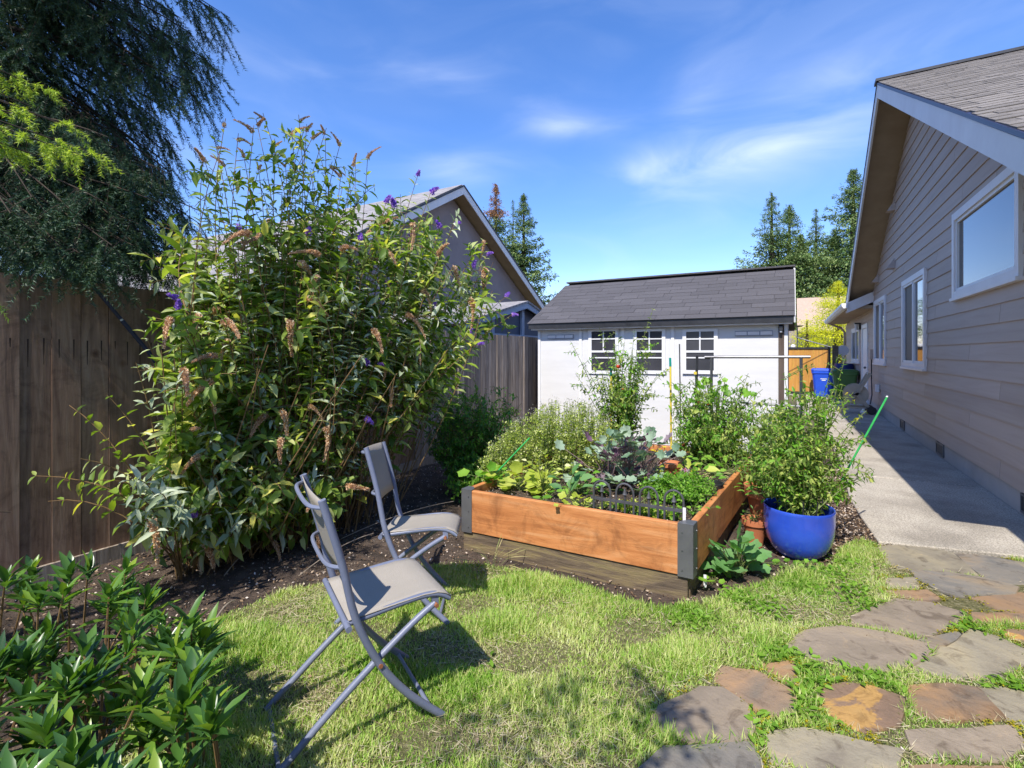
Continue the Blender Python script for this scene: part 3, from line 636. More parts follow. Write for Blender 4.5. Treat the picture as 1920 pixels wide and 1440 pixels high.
# ------------------------------------------------------------------ boundary fence: every board a part
FX = -3.91
fence = thing('wooden_fence', 'tall vertical board cedar fence running along the left side to the shed', 'fence', (FX, 1.0, 0))
def fence_top(Y): return float(np.interp(Y, [0.5, 1.5, 2.4, 4.5, 6.0], [1.835, 1.82, 1.785, 1.67, 1.645]))
pitch = 0.1435; Y = 1.078 - 28 * pitch; streak = MB()
while Y < 14.5:
    tz = fence_top(Y) + random.uniform(-.004, .004); w = pitch - random.choice([.002, .003, .0045]); old = Y > 4.4
    dx = random.uniform(-.004, .004) + (0.0 if not old else random.choice([0, .012]))
    me = MB().box((-0.009, 0, 0), (0.009, w, tz - 0.03)).mesh('board', m_fence_old if old else m_fence_new)
    put('board', me, fence, Matrix.Translation((FX + dx, Y, 0.03)) @ Euler((random.uniform(-.002, .002), 0, 0)).to_matrix().to_4x4())
    if Y < 4.4:
        for q in (0.03, w - 0.035):
            L = random.uniform(.04, .18); a = FX + dx + .0098; yy_ = Y + q + random.uniform(-.006, .006); zz = tz - 0.37 + random.uniform(-.004, .004)
            streak.add([(a, yy_ - .004, zz), (a, yy_ + .004, zz), (a, yy_ + .0015, zz - L), (a, yy_ - .0015, zz - L)], [(0, 3, 2, 1)])
    Y += pitch
streak.build('nail_streaks', M('rust_stain', [(0.03, 0.018, 0.014), (0.05, 0.03, 0.02)], 5, .9, 0), fence, kind='stuff')
for zz in (0.3, 0.95, 1.45): MB().box((FX - .05, -2.9, zz), (FX - .014, 14.5, zz + .085)).build('rail', m_fence_old, fence)
Y = -2.8
while Y < 14.5: MB().box((FX - .14, Y, -.1), (FX - .051, Y + .09, 1.6)).build('post', m_fence_old, fence); Y += 2.4
MB().box((FX - .012, -2.9, -0.08), (FX + .03, 14.5, 0.10)).build('kickboard', m_fence_old, fence)

# ------------------------------------------------------------------ raised bed
A = Vector((-0.475, 2.845, 0)); B = Vector((-2.0, 2.815, 0)); Cc = Vector((-0.30, 5.2, 0)); Dd = Vector((-1.9, 5.2, 0))
for _m in (m_plank, m_plank_y, m_fence_new):
    t = _m.node_tree; p = t.nodes['Principled BSDF']; src = p.inputs['Base Color'].links[0].from_socket
    v = coords(t, (1, 1, 1)); vo = N(t, 'ShaderNodeTexVoronoi'); vo.inputs['Scale'].default_value = 3.2; link(t, v, vo.inputs['Vector'])
    kn = rampnode(t, vo.outputs['Distance'], [(.22, .15, .12), (.6, .5, .42), (1, 1, 1)], [.03, .06, .11]); sn = rampnode(t, noise(t, v, 4.5, 9, .7, .8), [(.55, .52, .52), (1, 1, 1), (1.12, 1.12, 1.15)], [.36, .5, .7])
    for k_ in (kn, sn):
        mm = N(t, 'ShaderNodeMixRGB', blend_type='MULTIPLY'); mm.inputs[0].default_value = .8; link(t, src, mm.inputs[1]); link(t, k_, mm.inputs[2]); src = mm.outputs[0]
    link(t, src, p.inputs['Base Color'])
bed = thing('raised_bed' , 'orange stained timber raised vegetable bed with dark steel corner brackets', 'raised bed', (A + B) / 2)
def wallplank(a, b, z0, z1, th, mat, name, inset=0.0, e0=0.0, e1=0.0, bev=0.004):
    d = (b - a).normalized(); n = Vector((-d.y, d.x, 0)); a = a + d * e0 + n * inset; b = b - d * e1 + n * inset
    p = [a + Vector((0, 0, z0)), b + Vector((0, 0, z0)), b + n * th + Vector((0, 0, z0)), a + n * th + Vector((0, 0, z0))]
    return MB().prism(p, (0, 0, z1 - z0)).build(name, mat, bed, bevel=bev)
wallplank(B, A, .135, .42, .038, m_plank, 'plank', e0=.002, e1=.002)
wallplank(A, Cc, .135, .42, .038, m_plank_y, 'plank', e0=.04)
wallplank(Cc, Dd, .135, .42, .038, m_plank, 'plank', e0=.04, e1=.002)
wallplank(Dd, B, .135, .42, .038, m_plank_y, 'plank', e0=.04, e1=.04)
wallplank(B, A, -.05, .132, .045, m_oldplank, 'plank', inset=.012, e0=.002, e1=.03)
wallplank(A, Cc, -.05, .132, .045, m_oldplank, 'plank', inset=.03, e0=.06)
wallplank(Cc, Dd, -.05, .132, .045, m_oldplank, 'plank', inset=.01, e0=.05, e1=.05)
wallplank(Dd, B, -.05, .132, .045, m_oldplank, 'plank', inset=.01, e0=.05, e1=.06)
def bracket(c, d1, d2):
    d1 = d1.normalized(); d2 = d2.normalized(); mb = MB(); L = .085; o = -(d1 + d2) * .004
    for a, b in ((d1, d2), (d2, d1)):
        p = c + o; mb.prism([p + Vector((0, 0, .13)), p + a * L + Vector((0, 0, .13)), p + a * L + b * .003 + Vector((0, 0, .13)), p + b * .003 + Vector((0, 0, .13))], (0, 0, .293))
    mb.prism([c + o + Vector((0, 0, .4235)), c + o + d1 * L + Vector((0, 0, .4235)), c + o + d1 * L * .9 + d2 * .045 + Vector((0, 0, .4235)), c + o + d2 * L + d1 * .045 + Vector((0, 0, .4235)), c + o + d2 * L + Vector((0, 0, .4235))], (0, 0, .003))
    ob = mb.build('corner_bracket', m_steel, bed)
    for a, b in ((d1, d2), (d2, d1)):
        for hz in (.17, .28, .38):
            q = c + o + a * .06 - b * .001 + Vector((0, 0, hz)); MB().tube([q, q - b * .004], .005, 6).build('screw', m_steel, ob)
bracket(A, B - A, Cc - A); bracket(B, A - B, Dd - B); bracket(Cc, A - Cc, Dd - Cc)
so = sheet('bed_soil', 0, 1, 0, 1, 0.02, m_soil, .36, .0, 5)
_co = np.empty(len(so.data.vertices) * 3, np.float32); so.data.vertices.foreach_get('co', _co); _co = _co.reshape(-1, 3); _uu, _vv = _co[:, 0].copy(), _co[:, 1].copy()
_yl = 2.86 + (5.19 - 2.86) * _vv; _xl = B.x + .03 + (Dd.x - B.x) * _vv; _xr = A.x - .03 + (Cc.x - A.x) * _vv
_co[:, 0] = _xl + (_xr - _xl) * _uu; _co[:, 1] = _yl; _co[:, 2] = .362 + .008 * np.sin(_co[:, 0] * 17 + 2 * _yl) + .008 * np.sin(_yl * 13 - 5 * _co[:, 0]) + .006 * np.sin(31 * _co[:, 0]) * np.sin(27 * _yl)
so.data.vertices.foreach_set('co', _co.ravel()); so.data.update(); so.parent = bed; so.matrix_parent_inverse = W[bed.name].inverted(); del so['kind']
# ------------------------------------------------------------------ folding chairs
m_frame = M('grey_blue_enamel', [(0.135, 0.155, 0.225), (0.18, 0.20, 0.275)], 8, 0.42, 0.12, 60, spec=0.5)
m_sling = M('beige_sling_mesh', [(0.30, 0.268, 0.225), (0.36, 0.325, 0.275)], 3, 0.8, 0.35, 240)
m_rust = M('rusty_bolt', [(0.20, 0.07, 0.03), (0.3, 0.12, 0.05)], 20, 0.8, 0)
def smooth_path(pts, k=4):
    pts = [Vector(p) for p in pts]; out = []
    for i in range(len(pts) - 1):
        p0 = pts[max(0, i - 1)]; p1 = pts[i]; p2 = pts[i + 1]; p3 = pts[min(len(pts) - 1, i + 2)]
        for j in range(k):
            t = j / k; out.append(0.5 * ((2 * p1) + (p2 - p0) * t + (2 * p0 - 5 * p1 + 4 * p2 - p3) * t * t + (3 * p1 - p0 - 3 * p2 + p3) * t ** 3))
    out.append(pts[-1]); return out
def make_chair(label, W_=0.40):
    t = thing('folding_chair', label, 'folding chair', (0, 0, 0), 'grey folding patio chairs on the lawn edge')
    rA = .0135
    for y in (0, W_):
        MB().tube(smooth_path([(-.125, y, .872), (-.062, y, .655), (-.015, y, .45), (.067, y, .27), (.17, y, .13), (.305, y, .0)]), rA, 10).build('back_leg_frame', m_frame, t, True)
        yi = .028 if y == 0 else W_ - .028
        MB().tube(smooth_path([(.285, yi, .415), (.20, yi, .365), (.067, yi, .27), (-.08, yi, .155), (-.26, yi, .0)]), rA * .93, 10).build('seat_leg_frame', m_frame, t, True)
        b = MB().tube([(.067, y - (.015 if y == 0 else -.015), .27), (.067, y - (.012 if y == 0 else -.012) + (-.006 if y == 0 else .006), .27)], .008, 8).build('bolt', m_rust, t)
        MB().tube([(.285, yi - (.022 if y == 0 else -.022), .412), (.285, yi, .412)], .008, 8).build('bolt', m_rust, t)
        MB().tube(smooth_path([(-.045, yi, .425), (.02, yi, .432), (.20, yi, .452), (.29, yi, .448), (.345, yi, .420)]), .011, 10).build('seat_rail', m_frame, t, True)
        MB().box((.272, yi - .005, .405), (.298, yi + .005, .448)).build('hinge_plate', m_frame, t)
    MB().tube([(-.04, -.012, .425), (-.04, W_ + .012, .425)], .011, 10).build('seat_crossbar', m_frame, t, True)
    MB().tube([(-.25, .028, .008), (-.25, W_ - .028, .008)], .008, 8).build('foot_crossbar', m_frame, t, True)
    MB().tube([(.262, 0, .035), (.262, W_, .035)], .008, 8).build('foot_crossbar', m_frame, t, True)
    for z_, xo in ((.845, -.118), (.635, -.06)):
        MB().tube(smooth_path([(xo, 0, z_), (xo - .038, .05, z_ - .0), (xo - .045, W_ / 2, z_ - .002), (xo - .038, W_ - .05, z_), (xo, W_, z_)]), .0075, 8).build('back_crossbar', m_frame, t, True)
    # sling seat
    xs = [-.035, .02, .09, .17, .24, .295, .33, .35]; zs = [.437, .440, .446, .452, .456, .452, .440, .422]
    V, F = [], []
    for i, (x, z_) in enumerate(zip(xs, zs)):
        for j in range(9):
            yj = .018 + (W_ - .036) * j / 8; sag = .012 * math.sin(math.pi * j / 8) * math.sin(math.pi * min(1, i / 5.0)); V.append((x, yj, z_ + .006 - sag))
    for i in range(len(xs) - 1):
        for j in range(8): a = i * 9 + j; F.append((a, a + 9, a + 10, a + 1))
    o = MB().add(V, F).build('seat_sling', m_sling, t, True); s = o.modifiers.new('s', 'SOLIDIFY'); s.thickness = .004
    V, F = [], []
    for i in range(7):
        k = i / 6; z_ = .60 + .272 * k; x = -.047 - .076 * k - .004
        for j in range(9):
            yj = .004 + (W_ - .008) * j / 8; V.append((x - .010 * math.sin(math.pi * j / 8), yj, z_))
    for i in range(6):
        for j in range(8): a = i * 9 + j; F.append((a, a + 1, a + 10, a + 9))
    o = MB().add(V, F).build('back_sling', m_sling, t, True); s = o.modifiers.new('s', 'SOLIDIFY'); s.thickness = .004
    return t
def camxy(r, f): return Vector((r * CA - f * SA, r * SA + f * CA, 0))
ch1 = make_chair('grey framed folding chair with beige sling seat, nearest the camera on the sunlit lawn')
def place(o, origin, ang, tilt=0.0):
    o.location = origin; o.rotation_euler = (tilt, 0, ang)
ch2 = D.objects.new('folding_chair', None); COL.objects.link(ch2)
tag(ch2, 'grey framed folding chair standing on bare soil between the butterfly bush and the raised bed', 'folding chair', ch1['group'])
for c in [o for o in D.objects if o.parent == ch1]:
    n = c.copy(); COL.objects.link(n); n.parent = ch2
o1 = camxy(-.521, 1.693); f1 = (camxy(.857, .515)).normalized(); place(ch1, (o1.x, o1.y, .012), math.atan2(f1.y, f1.x))
o2 = camxy(-.625, 2.46); f2 = (camxy(1.0, .04)).normalized(); place(ch2, (o2.x, o2.y, .015), math.atan2(f2.y, f2.x), R(-6))

# ------------------------------------------------------------------ pots
def pot(name, label, c, prof, mat, soil_z, soil_r, cat='plant pot', group=None, tilt=None):
    t = thing(name, label, cat, c, group)
    MB().lathe(prof, c, 40).build('pot_body', mat, t, True)
    MB().lathe([(0.001, soil_z - .01), (soil_r, soil_z - .01), (soil_r, soil_z), (0.001, soil_z + .008)], c, 24).build('potting_soil', m_soil, t)
    return t
PC = Vector((0.035, 3.87, 0.0))
bp = pot('blue_pot', 'large glossy cobalt blue ceramic pot with tomato plants beside the raised bed', PC,
    [(0.10, 0.0), (0.125, .010), (.165, .05), (.194, .11), (.209, .18), (.214, .25), (.212, .31), (.215, .326), (.211, .334), (.203, .331), (.199, .31), (.200, .24)], m_blueglaze, .24, .197)
TPROF = lambda r, h: [(r * .62, 0), (r * .86, h * .78), (r * .87, h * .79), (r, h * .80), (r * 1.02, h), (r * .92, h), (r * .88, h * .9), (r * .8, h * .82)]
tp1 = fp(1440, 940, 3.75); tp1.z = 0.12
pot('terracotta_pot', 'bright terracotta pot holding leafy seedlings, half hidden behind the blue pot', (tp1.x, tp1.y, 0), TPROF(.165, .36), m_terra, .30, .14, group='terracotta pots beside the raised bed')
tp2 = gp(1415, 1022, 0)
pot('terracotta_pot', 'smaller terracotta pot in the shade between raised bed and blue pot', tp2, TPROF(.085, .19), m_terra, .155, .07, group='terracotta pots beside the raised bed')
tp3 = fp(1490, 905, 4.35)
pot('terracotta_pot', 'reddish terracotta pot standing behind the blue pot among tomato leaves', (tp3.x, tp3.y, 0), TPROF(.19, .36), M('red_clay', [(0.38, .06, .035), (.5, .11, .06)], 4, .7, .1), .30, .16, group='terracotta pots beside the raised bed')
tb = gp(1256, 897, .37); tb.z = .35
pot('terracotta_pot', 'small terracotta pot standing in the raised bed with yellow blooms beside it', tb, TPROF(.088, .15), m_terra, .13, .07, group='terracotta pots beside the raised bed')
bk = gp(1358, 932, .36); bk.z = .345; bk.x -= .075
pot('nursery_pot', 'black plastic nursery pot of dry grassy leaves near the bed\'s right plank', bk, [(.055, 0), (.07, .10), (.073, .10), (.073, .11), (.066, .11), (.064, .08)], m_black, .08, .062)

# ------------------------------------------------------------------ edging fence of black arches
m_blk2 = M('worn_black_metal', [(0.05, 0.05, 0.055), (0.085, 0.085, 0.095)], 12, .5, .1)
ef = thing('edging_fence', 'low black arched edging fence with spear finials standing in the front of the bed', 'garden edging', (-.8, 2.97, .38))
ex0, epi, ew = -1.095, .146, .108
for i in range(4):
    x = ex0 + i * epi; path = [(x, 2.975, .33), (x, 2.975, .505)] + [(x + ew / 2 - ew / 2 * math.cos(a), 2.975, .505 + ew * .58 * math.sin(a)) for a in [math.pi * k / 10 for k in range(1, 10)]] + [(x + ew, 2.975, .505), (x + ew, 2.975, .33)]
    MB().tube(path, .0068, 8).build('arch', m_blk2, ef, True)
    pk_ = MB().tube([(x + ew / 2, 2.975, .33), (x + ew / 2, 2.975, .505)], .0065, 8).build('picket', m_blk2, ef, True)
    MB().lathe([(.001, 0), (.016, .004), (.012, .012), (.001, .048)], (x + ew / 2, 2.975, .497), 6).build('spear_finial', m_blk2, pk_)
MB().box((ex0 - .02, 2.969, .446), (ex0 + 3 * epi + ew + .02, 2.981, .462)).build('rail', m_blk2, ef)

# ------------------------------------------------------------------ stakes, frame and other small things
m_green = M('green_plastic_stake', [(0.02, .28, .06), (.04, .38, .09)], 20, .4, .1); m_yel = M('yellow_bamboo', [(.62, .46, .05), (.75, .58, .08)], 9, .5, .1); m_teal = M('teal_plastic', [(.0, .2, .17), (.0, .28, .22)], 9, .5, 0)
m_greym = M('grey_tube', [(.10, .10, .11), (.15, .15, .16)], 9, .35, .05, metal=.6)
def stake(label, a, b, r, mat, name='garden_stake'):
    return tag(MB().tube([a, b], r, 8).build(name, mat, None, True), label, 'plant stake')
_s = thing('garden_stake', 'bright green stake leaning over the pots at the walkway edge', 'plant stake', fp(1575, 905, 3.55)); MB().tube([fp(1578, 900, 3.5), fp(1663, 745, 3.5)], .007, 8).build('rod', m_green, _s, True); MB().ball(fp(1663, 744, 3.5), .0075, 8, 6).build('rod_tip', m_white, _s, True)
stake('short green stake leaning out of the left end of the raised bed', fp(925, 892, 3.75), fp(993, 821, 3.9), .006, m_green)
for (x0, y0, x1, y1, f, lb_) in ((1146, 800, 1146, 703, 4.9, 'yellow cane with teal cap, left one, among the tomatoes'), (1259, 800, 1257, 685, 4.9, 'yellow cane with teal cap standing in front of the shed door, right one')):
    t = thing('garden_cane', lb_, 'plant stake', fp(x0, y0, f)); MB().tube([fp(x0, y0 + 60, f), fp(x1, y1, f)], .010, 8).build('cane', m_yel, t, True); MB().tube([fp(x1, y1 + 2, f), fp(x1 - .5, y1 - 14, f)], .0115, 8).build('cap', m_teal, t, True)
t = thing('garden_pole', 'dark telescopic pole with yellow collar in front of the shed window', 'pole', fp(1303, 860, 4.7)); MB().tube([fp(1302, 870, 4.7), fp(1307, 667, 4.7)], .0125, 8).build('shaft', m_black, t, True); MB().tube([fp(1304, 702, 4.7), fp(1304.2, 697, 4.7)], .016, 8).build('collar', m_yel, t)
stake('thin grey plant cane with white upper part left of the dark pole', fp(1277, 870, 4.8), fp(1274, 645, 4.8), .006, m_greym, 'plant_cane')
fr = thing('tube_frame', 'grey tubular rack frame standing over the tomatoes in front of the shed', 'metal frame', yp(1420, 850, 4.95))
Yf = 4.98; pL = yp(1334, 672, Yf); pR = yp(1502, 671, Yf)
MB().tube([(pL.x - .06, Yf, 1.332), (pR.x + .07, Yf, 1.337)], .013, 8).build('top_rail', m_greym, fr, True)
MB().tube([(pL.x, Yf, .92), (pR.x, Yf, .905)], .009, 8).build('lower_rail', m_greym, fr, True)
for x in (pL.x, pR.x): MB().tube([(x, Yf, .0), (x, Yf, 1.33)], .0125, 8).build('post', m_greym, fr, True)
for x in (pL.x, pR.x): MB().tube([(x, Yf, .92), (x, Yf + .42, .92)], .009, 8).build('side_rail', m_greym, fr, True); MB().tube([(x, Yf + .42, .0), (x, Yf + .42, 1.0)], .0125, 8).build('post', m_greym, fr, True)
a = gp(1262, 862, .4)
so_ = thing('solar_light', 'small dark globe garden light on a stick behind the terracotta pot in the bed', 'garden light', (a.x, a.y, .36)); MB().tube([(a.x, a.y, .34), (a.x, a.y, .42)], .006).build('stick', m_black, so_); MB().ball((a.x, a.y, .455), .042, 12, 8).build('globe', m_black, so_, True)
a = fp(1208, 829, 4.3); b = fp(1232, 822, 4.3)
tag(MB().tube([a, b], .008).build('tool_handle', m_black, None, True), 'short black tool handle sticking out above the kale', 'garden tool')
for (x, y, z_, lb_) in ((1322, 1100, .0, 'white plant tag stuck in the soil at the corner of the raised bed'), (1283, 975, .42, 'white and grey plant tag behind the corner bracket of the bed')):
    p = gp(x, y, z_); MBt = MB().box((p.x - .008, p.y, z_ - .03), (p.x + .008, p.y + .002, z_ + .07), None); tag(MBt.build('plant_tag', m_white), lb_, 'plant label')
# dark cane lying against the fence
a = xp(176, 538, FX + .05); b = xp(292, 676, FX + .13)
cn = thing('garden_cane', 'dark navy folded cane leaning diagonally across the fence boards', 'cane', b); MB().tube([a, a.lerp(b, .42)], .011, 8).build('shaft', m_darkflash, cn, True); MB().tube([a.lerp(b, .44), b], .013, 8).build('shaft', m_darkflash, cn, True); MB().tube([a.lerp(b, .415), a.lerp(b, .445)], .009, 8).build('joint', m_white, cn, True); MB().ball(b, .022, 8, 6).build('handle', m_darkflash, cn, True)

# gate, bins, reel and the rest at the end of the walkway
gt = thing('wooden_gate', 'orange stained board gate with black frame between shed and bins', 'gate', (.4, 18.6, 0))
gx0, gx1, gy = -.55, 1.0, 18.6; x = gx0
while x < gx1 - .02: MB().box((x, gy, .12), (min(x + .138, gx1), gy + .02, 1.50)).build('board', m_gate, gt); x += .142
MB().box((gx0, gy - .03, 1.50), (gx1, gy + .03, 1.56)).build('top_rail', m_black, gt); MB().box((gx0, gy - .03, .04), (gx1, gy + .03, .12)).build('bottom_rail', m_black, gt); MB().box((gx1, gy - .03, .0), (gx1 + .05, gy + .03, 1.56)).build('stile', m_black, gt)
MB().tube([(gx0, gy - .02, .5), (gx1, gy - .02, 1.45)], .006, 6).build('brace_cable', m_black, gt)
tag(MB().box((1.10, 18.6, 0), (1.26, 18.76, 1.62)).build('gate_post', m_oldplank, None, bevel=.01), 'dark brown timber post right of the orange gate', 'post')
tag(MB().box((-2.0, 19.2, 0), (-.6, 19.24, 1.45)).build('fence_panel', m_gate), 'orange board fence panel behind the shed corner', 'fence')
def bin_(name, label, c, col, mark=False):
    t = thing(name, label, 'wheelie bin', c, 'wheelie bins by the gate'); m = M(name + '_plastic', [tuple(v * .85 for v in col), col], 6, .45, .1)
    c = Vector(c); w0, w1, d0, d1, h = .22, .29, .24, .33, .86
    ring = lambda w, d, z_, r_=.05: [c + Vector(p) for p in ((-w + r_, -d, z_), (w - r_, -d, z_), (w, -d + r_, z_), (w, d - r_, z_), (w - r_, d, z_), (-w + r_, d, z_), (-w, d - r_, z_), (-w, -d + r_, z_))]
    def loft(rs):
        vs = sum(rs, []); fs = [tuple(range(8))[::-1], tuple(range((len(rs) - 1) * 8, len(rs) * 8))]
        for i in range(len(rs) - 1):
            for k in range(8): fs.append((i * 8 + k, i * 8 + (k + 1) % 8, (i + 1) * 8 + (k + 1) % 8, (i + 1) * 8 + k))
        return MB().add(vs, fs)
    loft([ring(w0, d0, .03), ring(w1, d1, h - .12), ring(w1 + .02, d1 + .02, h - .11), ring(w1 + .02, d1 + .02, h - .03)]).build('body', m, t, bevel=.008)
    loft([ring(w1 + .03, d1 + .03, h - .03), ring(w1 + .03, d1 + .03, h), ring(w1 - .02, d1 - .02, h + .04)]).build('lid', m, t, bevel=.008)
    MB().tube([c + Vector((-w1, d1 + .07, h - .05)), c + Vector((w1, d1 + .07, h - .05))], .016).build('handle', m, t, True)
    for sx in (-1, 1): MB().tube([c + Vector((sx * .20, d0 + .03, .1)), c + Vector((sx * .25, d0 + .03, .1))], .1, 16).build('wheel', m_black, t, True)
    if mark:
        for k, wd in enumerate((.07, .085, .05)): MB().box(c + Vector((-wd, -d1 + .018, h - .235 - k * .045)), c + Vector((wd, -d1 + .0445, h - .21 - k * .045))).build('printed_mark', m_white, t)
bin_('recycling_bin', 'bright blue wheelie bin with white print in front of the orange gate', (.82, 17.95, .0), (.02, .09, .62), True)
bin_('garden_waste_bin', 'dark green wheelie bin between the blue bin and the hose reel', (1.30, 17.1, .0), (.06, .15, .04))
bl = (1.38, 18.25, 0)
t = thing('rain_barrel', 'dark blue barrel standing behind the wheelie bins', 'barrel', bl); MB().lathe([(.24, 0), (.29, .3), (.29, .7), (.25, 1.02), (.24, 1.05), (.21, 1.05)], bl, 24).build('barrel_body', M('navy_plastic', [(.012, .02, .11), (.02, .035, .17)], 6, .4, .05), t, True)
p = fp(1580, 657, 16.0)
t = thing('satellite_dish', 'round white dish on a short stem above the blue barrel', 'satellite dish', (p.x, p.y, 1.05))
MB().tube([(p.x, p.y + .02, 1.05), (p.x, p.y + .02, p.z)], .015).build('stem', m_white, t, True)
MB().tube([(p.x, p.y - .03, p.z), (p.x, p.y - .012, p.z), (p.x, p.y, p.z)], [.17, .16, .06], 24).build('reflector', m_white, t, True)
p = fp(1495, 614, 19.5); t = thing('satellite_dish', 'small grey satellite dish on a long arm behind the gate', 'satellite dish', (p.x, p.y, 0))
MB().tube([(p.x, p.y + .05, 0), (p.x, p.y + .05, p.z)], .02).build('mast', m_greym, t, True); MB().lathe([(.001, 0), (.15, .03), (.23, .07), (.2, .07), (.001, .03)], p, 20).build('reflector', m_greym, t, True)
MB().tube([(p.x, p.y, p.z - .4), (p.x + 1.3, p.y, p.z - .85)], .02).build('arm', m_greym, t, True)
p = fp(1487, 650, 16.3); tag(MB().ball(p, .075, 14, 10).build('globe_lamp', m_white, None, True), 'white globe on top of the gate\'s left end beside the shed', 'globe lamp')
# hose reel cart
hr = Vector((1.22, 13.35, .03)); m_tan = M('tan_plastic', [(.34, .30, .23), (.44, .39, .31)], 7, .5, .1); m_hose = M('green_hose', [(.02, .13, .09), (.04, .2, .14)], 12, .5, .1)
t = thing('hose_reel', 'tan plastic hose reel cart with green hose parked against the house wall', 'hose reel', hr)
for y in (-.19, .17):
    mbp = MB()
    for (x0, z0, x1, z1, w_) in ((-.32, .0, .0, .46, .035), (.28, .06, .0, .46, .035), (.0, .42, .25, .90, .032), (-.2, .14, .2, .14, .02)):
        dx, dz = x1 - x0, z1 - z0; l_ = math.hypot(dx, dz); nx_, nz_ = -dz / l_ * w_, dx / l_ * w_
        mbp.prism([hr + Vector(v) for v in ((x0 - nx_, y, z0 - nz_), (x1 - nx_, y, z1 - nz_), (x1 + nx_, y, z1 + nz_), (x0 + nx_, y, z0 + nz_))], (0, .03, 0))
    mbp.build('side_panel', m_tan, t)
MB().tube([hr + Vector((.23, -.17, .88)), hr + Vector((.23, .2, .88))], .018).build('handle', m_tan, t, True)
for k in range(5): 
    rr_ = .17 + .008 * (k % 2); yk = -.12 + .06 * k; MB().tube([hr + Vector((rr_ * math.cos(a_), yk + .02 * a_ / 6.3, .43 + rr_ * math.sin(a_))) for a_ in [2 * math.pi * q / 20 for q in range(21)]], .016, 6).build('hose_coil', m_hose, t, True)
for y in (-.16, .15): MB().tube([hr + Vector((0, y, .43)), hr + Vector((0, y + .012, .43))], .23, 24).build('reel_disc', m_tan, t)
for y in (-.24, .22): MB().tube([hr + Vector((.27, y, .09)), hr + Vector((.27, y + .04, .09))], .09, 18).build('wheel', m_black, t, True)
MB().tube([hr + Vector((-.1, -.2, .43)), hr + Vector((-.02, -.24, .43))], .015).build('crank', m_black, t)
p = gp(1619, 778, .03); tag(MB().ball(p + Vector((0, 0, .055)), .062, 12, 8, (1, 1, .8)).ball(p + Vector((0, 0, .11)), .03, 8, 6).build('garden_ornament', m_white, None, True), 'small white rounded ornament on the walkway beside the hose reel', 'ornament')
# far tan roof
nh = thing('far_house', 'distant house with a pale tan shingle roof between shed and yellow tree', 'house', fp(1520, 700, 38)); c = fp(1520, 640, 38)
MB().box((c.x - 3, c.y + 1, 0), (c.x + 4, c.y + 9, 3.2)).build('wall', m_nwall, nh)
MB().prism([(c.x - .9, c.y, 3.0), (c.x + 4.5, c.y, 3.0), (c.x + 4.5, c.y + 5, 6.0), (c.x - .9, c.y + 5, 6.0)], (0, 0, .12)).build('roof', M('tan_shingle', [(.38, .27, .20), (.47, .35, .26)], 8, .95, .3), nh)
# ------------------------------------------------------------------ plants
UPZ = np.array([0, 0, 1.0])
class Leafset:
    def __init__(s): s.P = []; s.D = []; s.U = []; s.S = []
    def add(s, p, d, u, k): s.P.append(tuple(p)); s.D.append(tuple(d)); s.U.append(tuple(u)); s.S.append(k)
    def out(s, parent, name, T, mat, n=0, smooth=True, stuffname=None):
        if s.P: leaves(parent, name, T, s.P, s.D, s.U, s.S, mat, n, smooth, stuffname)
def along(a, b, c, n): return [bez(a, b, c, i / (n - 1)) for i in range(n)]
def perp(d):
    r = Vector((random.gauss(0, 1), random.gauss(0, 1), random.gauss(0, 1))); q = r - d * r.dot(d); return q.normalized()
def add_stem_leaves(L, pts, t0, size, gap, pair=True, spread=0.85, droop=-0.1, upb=0.6, taper=True, smin=0.5):
    """leaves in opposite pairs along a polyline"""
    tot = [0]
    for i in range(1, len(pts)): tot.append(tot[-1] + (pts[i] - pts[i - 1]).length)
    Lg = tot[-1]; s = Lg * t0; k = random.uniform(0, 3)
    while s < Lg:
        i = max(j for j in range(len(tot)) if tot[j] <= s); i = min(i, len(pts) - 2)
        seg = pts[i + 1] - pts[i]; l = seg.length or 1e-6; p = pts[i] + seg * ((s - tot[i]) / l); d = seg / l
        a = perp(d) if random.random() < .3 else (d.cross(Vector((math.cos(k), math.sin(k), .3)))).normalized()
        k += 1.57
        for sg in ((1, -1) if pair else (1,)):
            dd = (a * sg * spread + d * random.uniform(.25, .7) + Vector((0, 0, droop + random.gauss(0, .15))) + rv(.12)).normalized()
            up = (Vector((0, 0, upb)) + d * .5 + rv(.25)).normalized()
            q = (s / Lg); sc = size * random.uniform(.45, 1.2) * ((1 - smin * max(0, (q - .7) / .3)) if taper else 1)
            L.add(p, dd, up, sc)
        s += gap * random.uniform(.7, 1.3)
def stems_obj(name, lst, mat, parent, sides=5, kind='stuff'):
    mb = MB()
    for pts, r0, r1 in lst: mb.tube(pts, [r0 + (r1 - r0) * i / (len(pts) - 1) for i in range(len(pts))], sides, False)
    return mb.build(name, mat, parent, True, kind=kind)
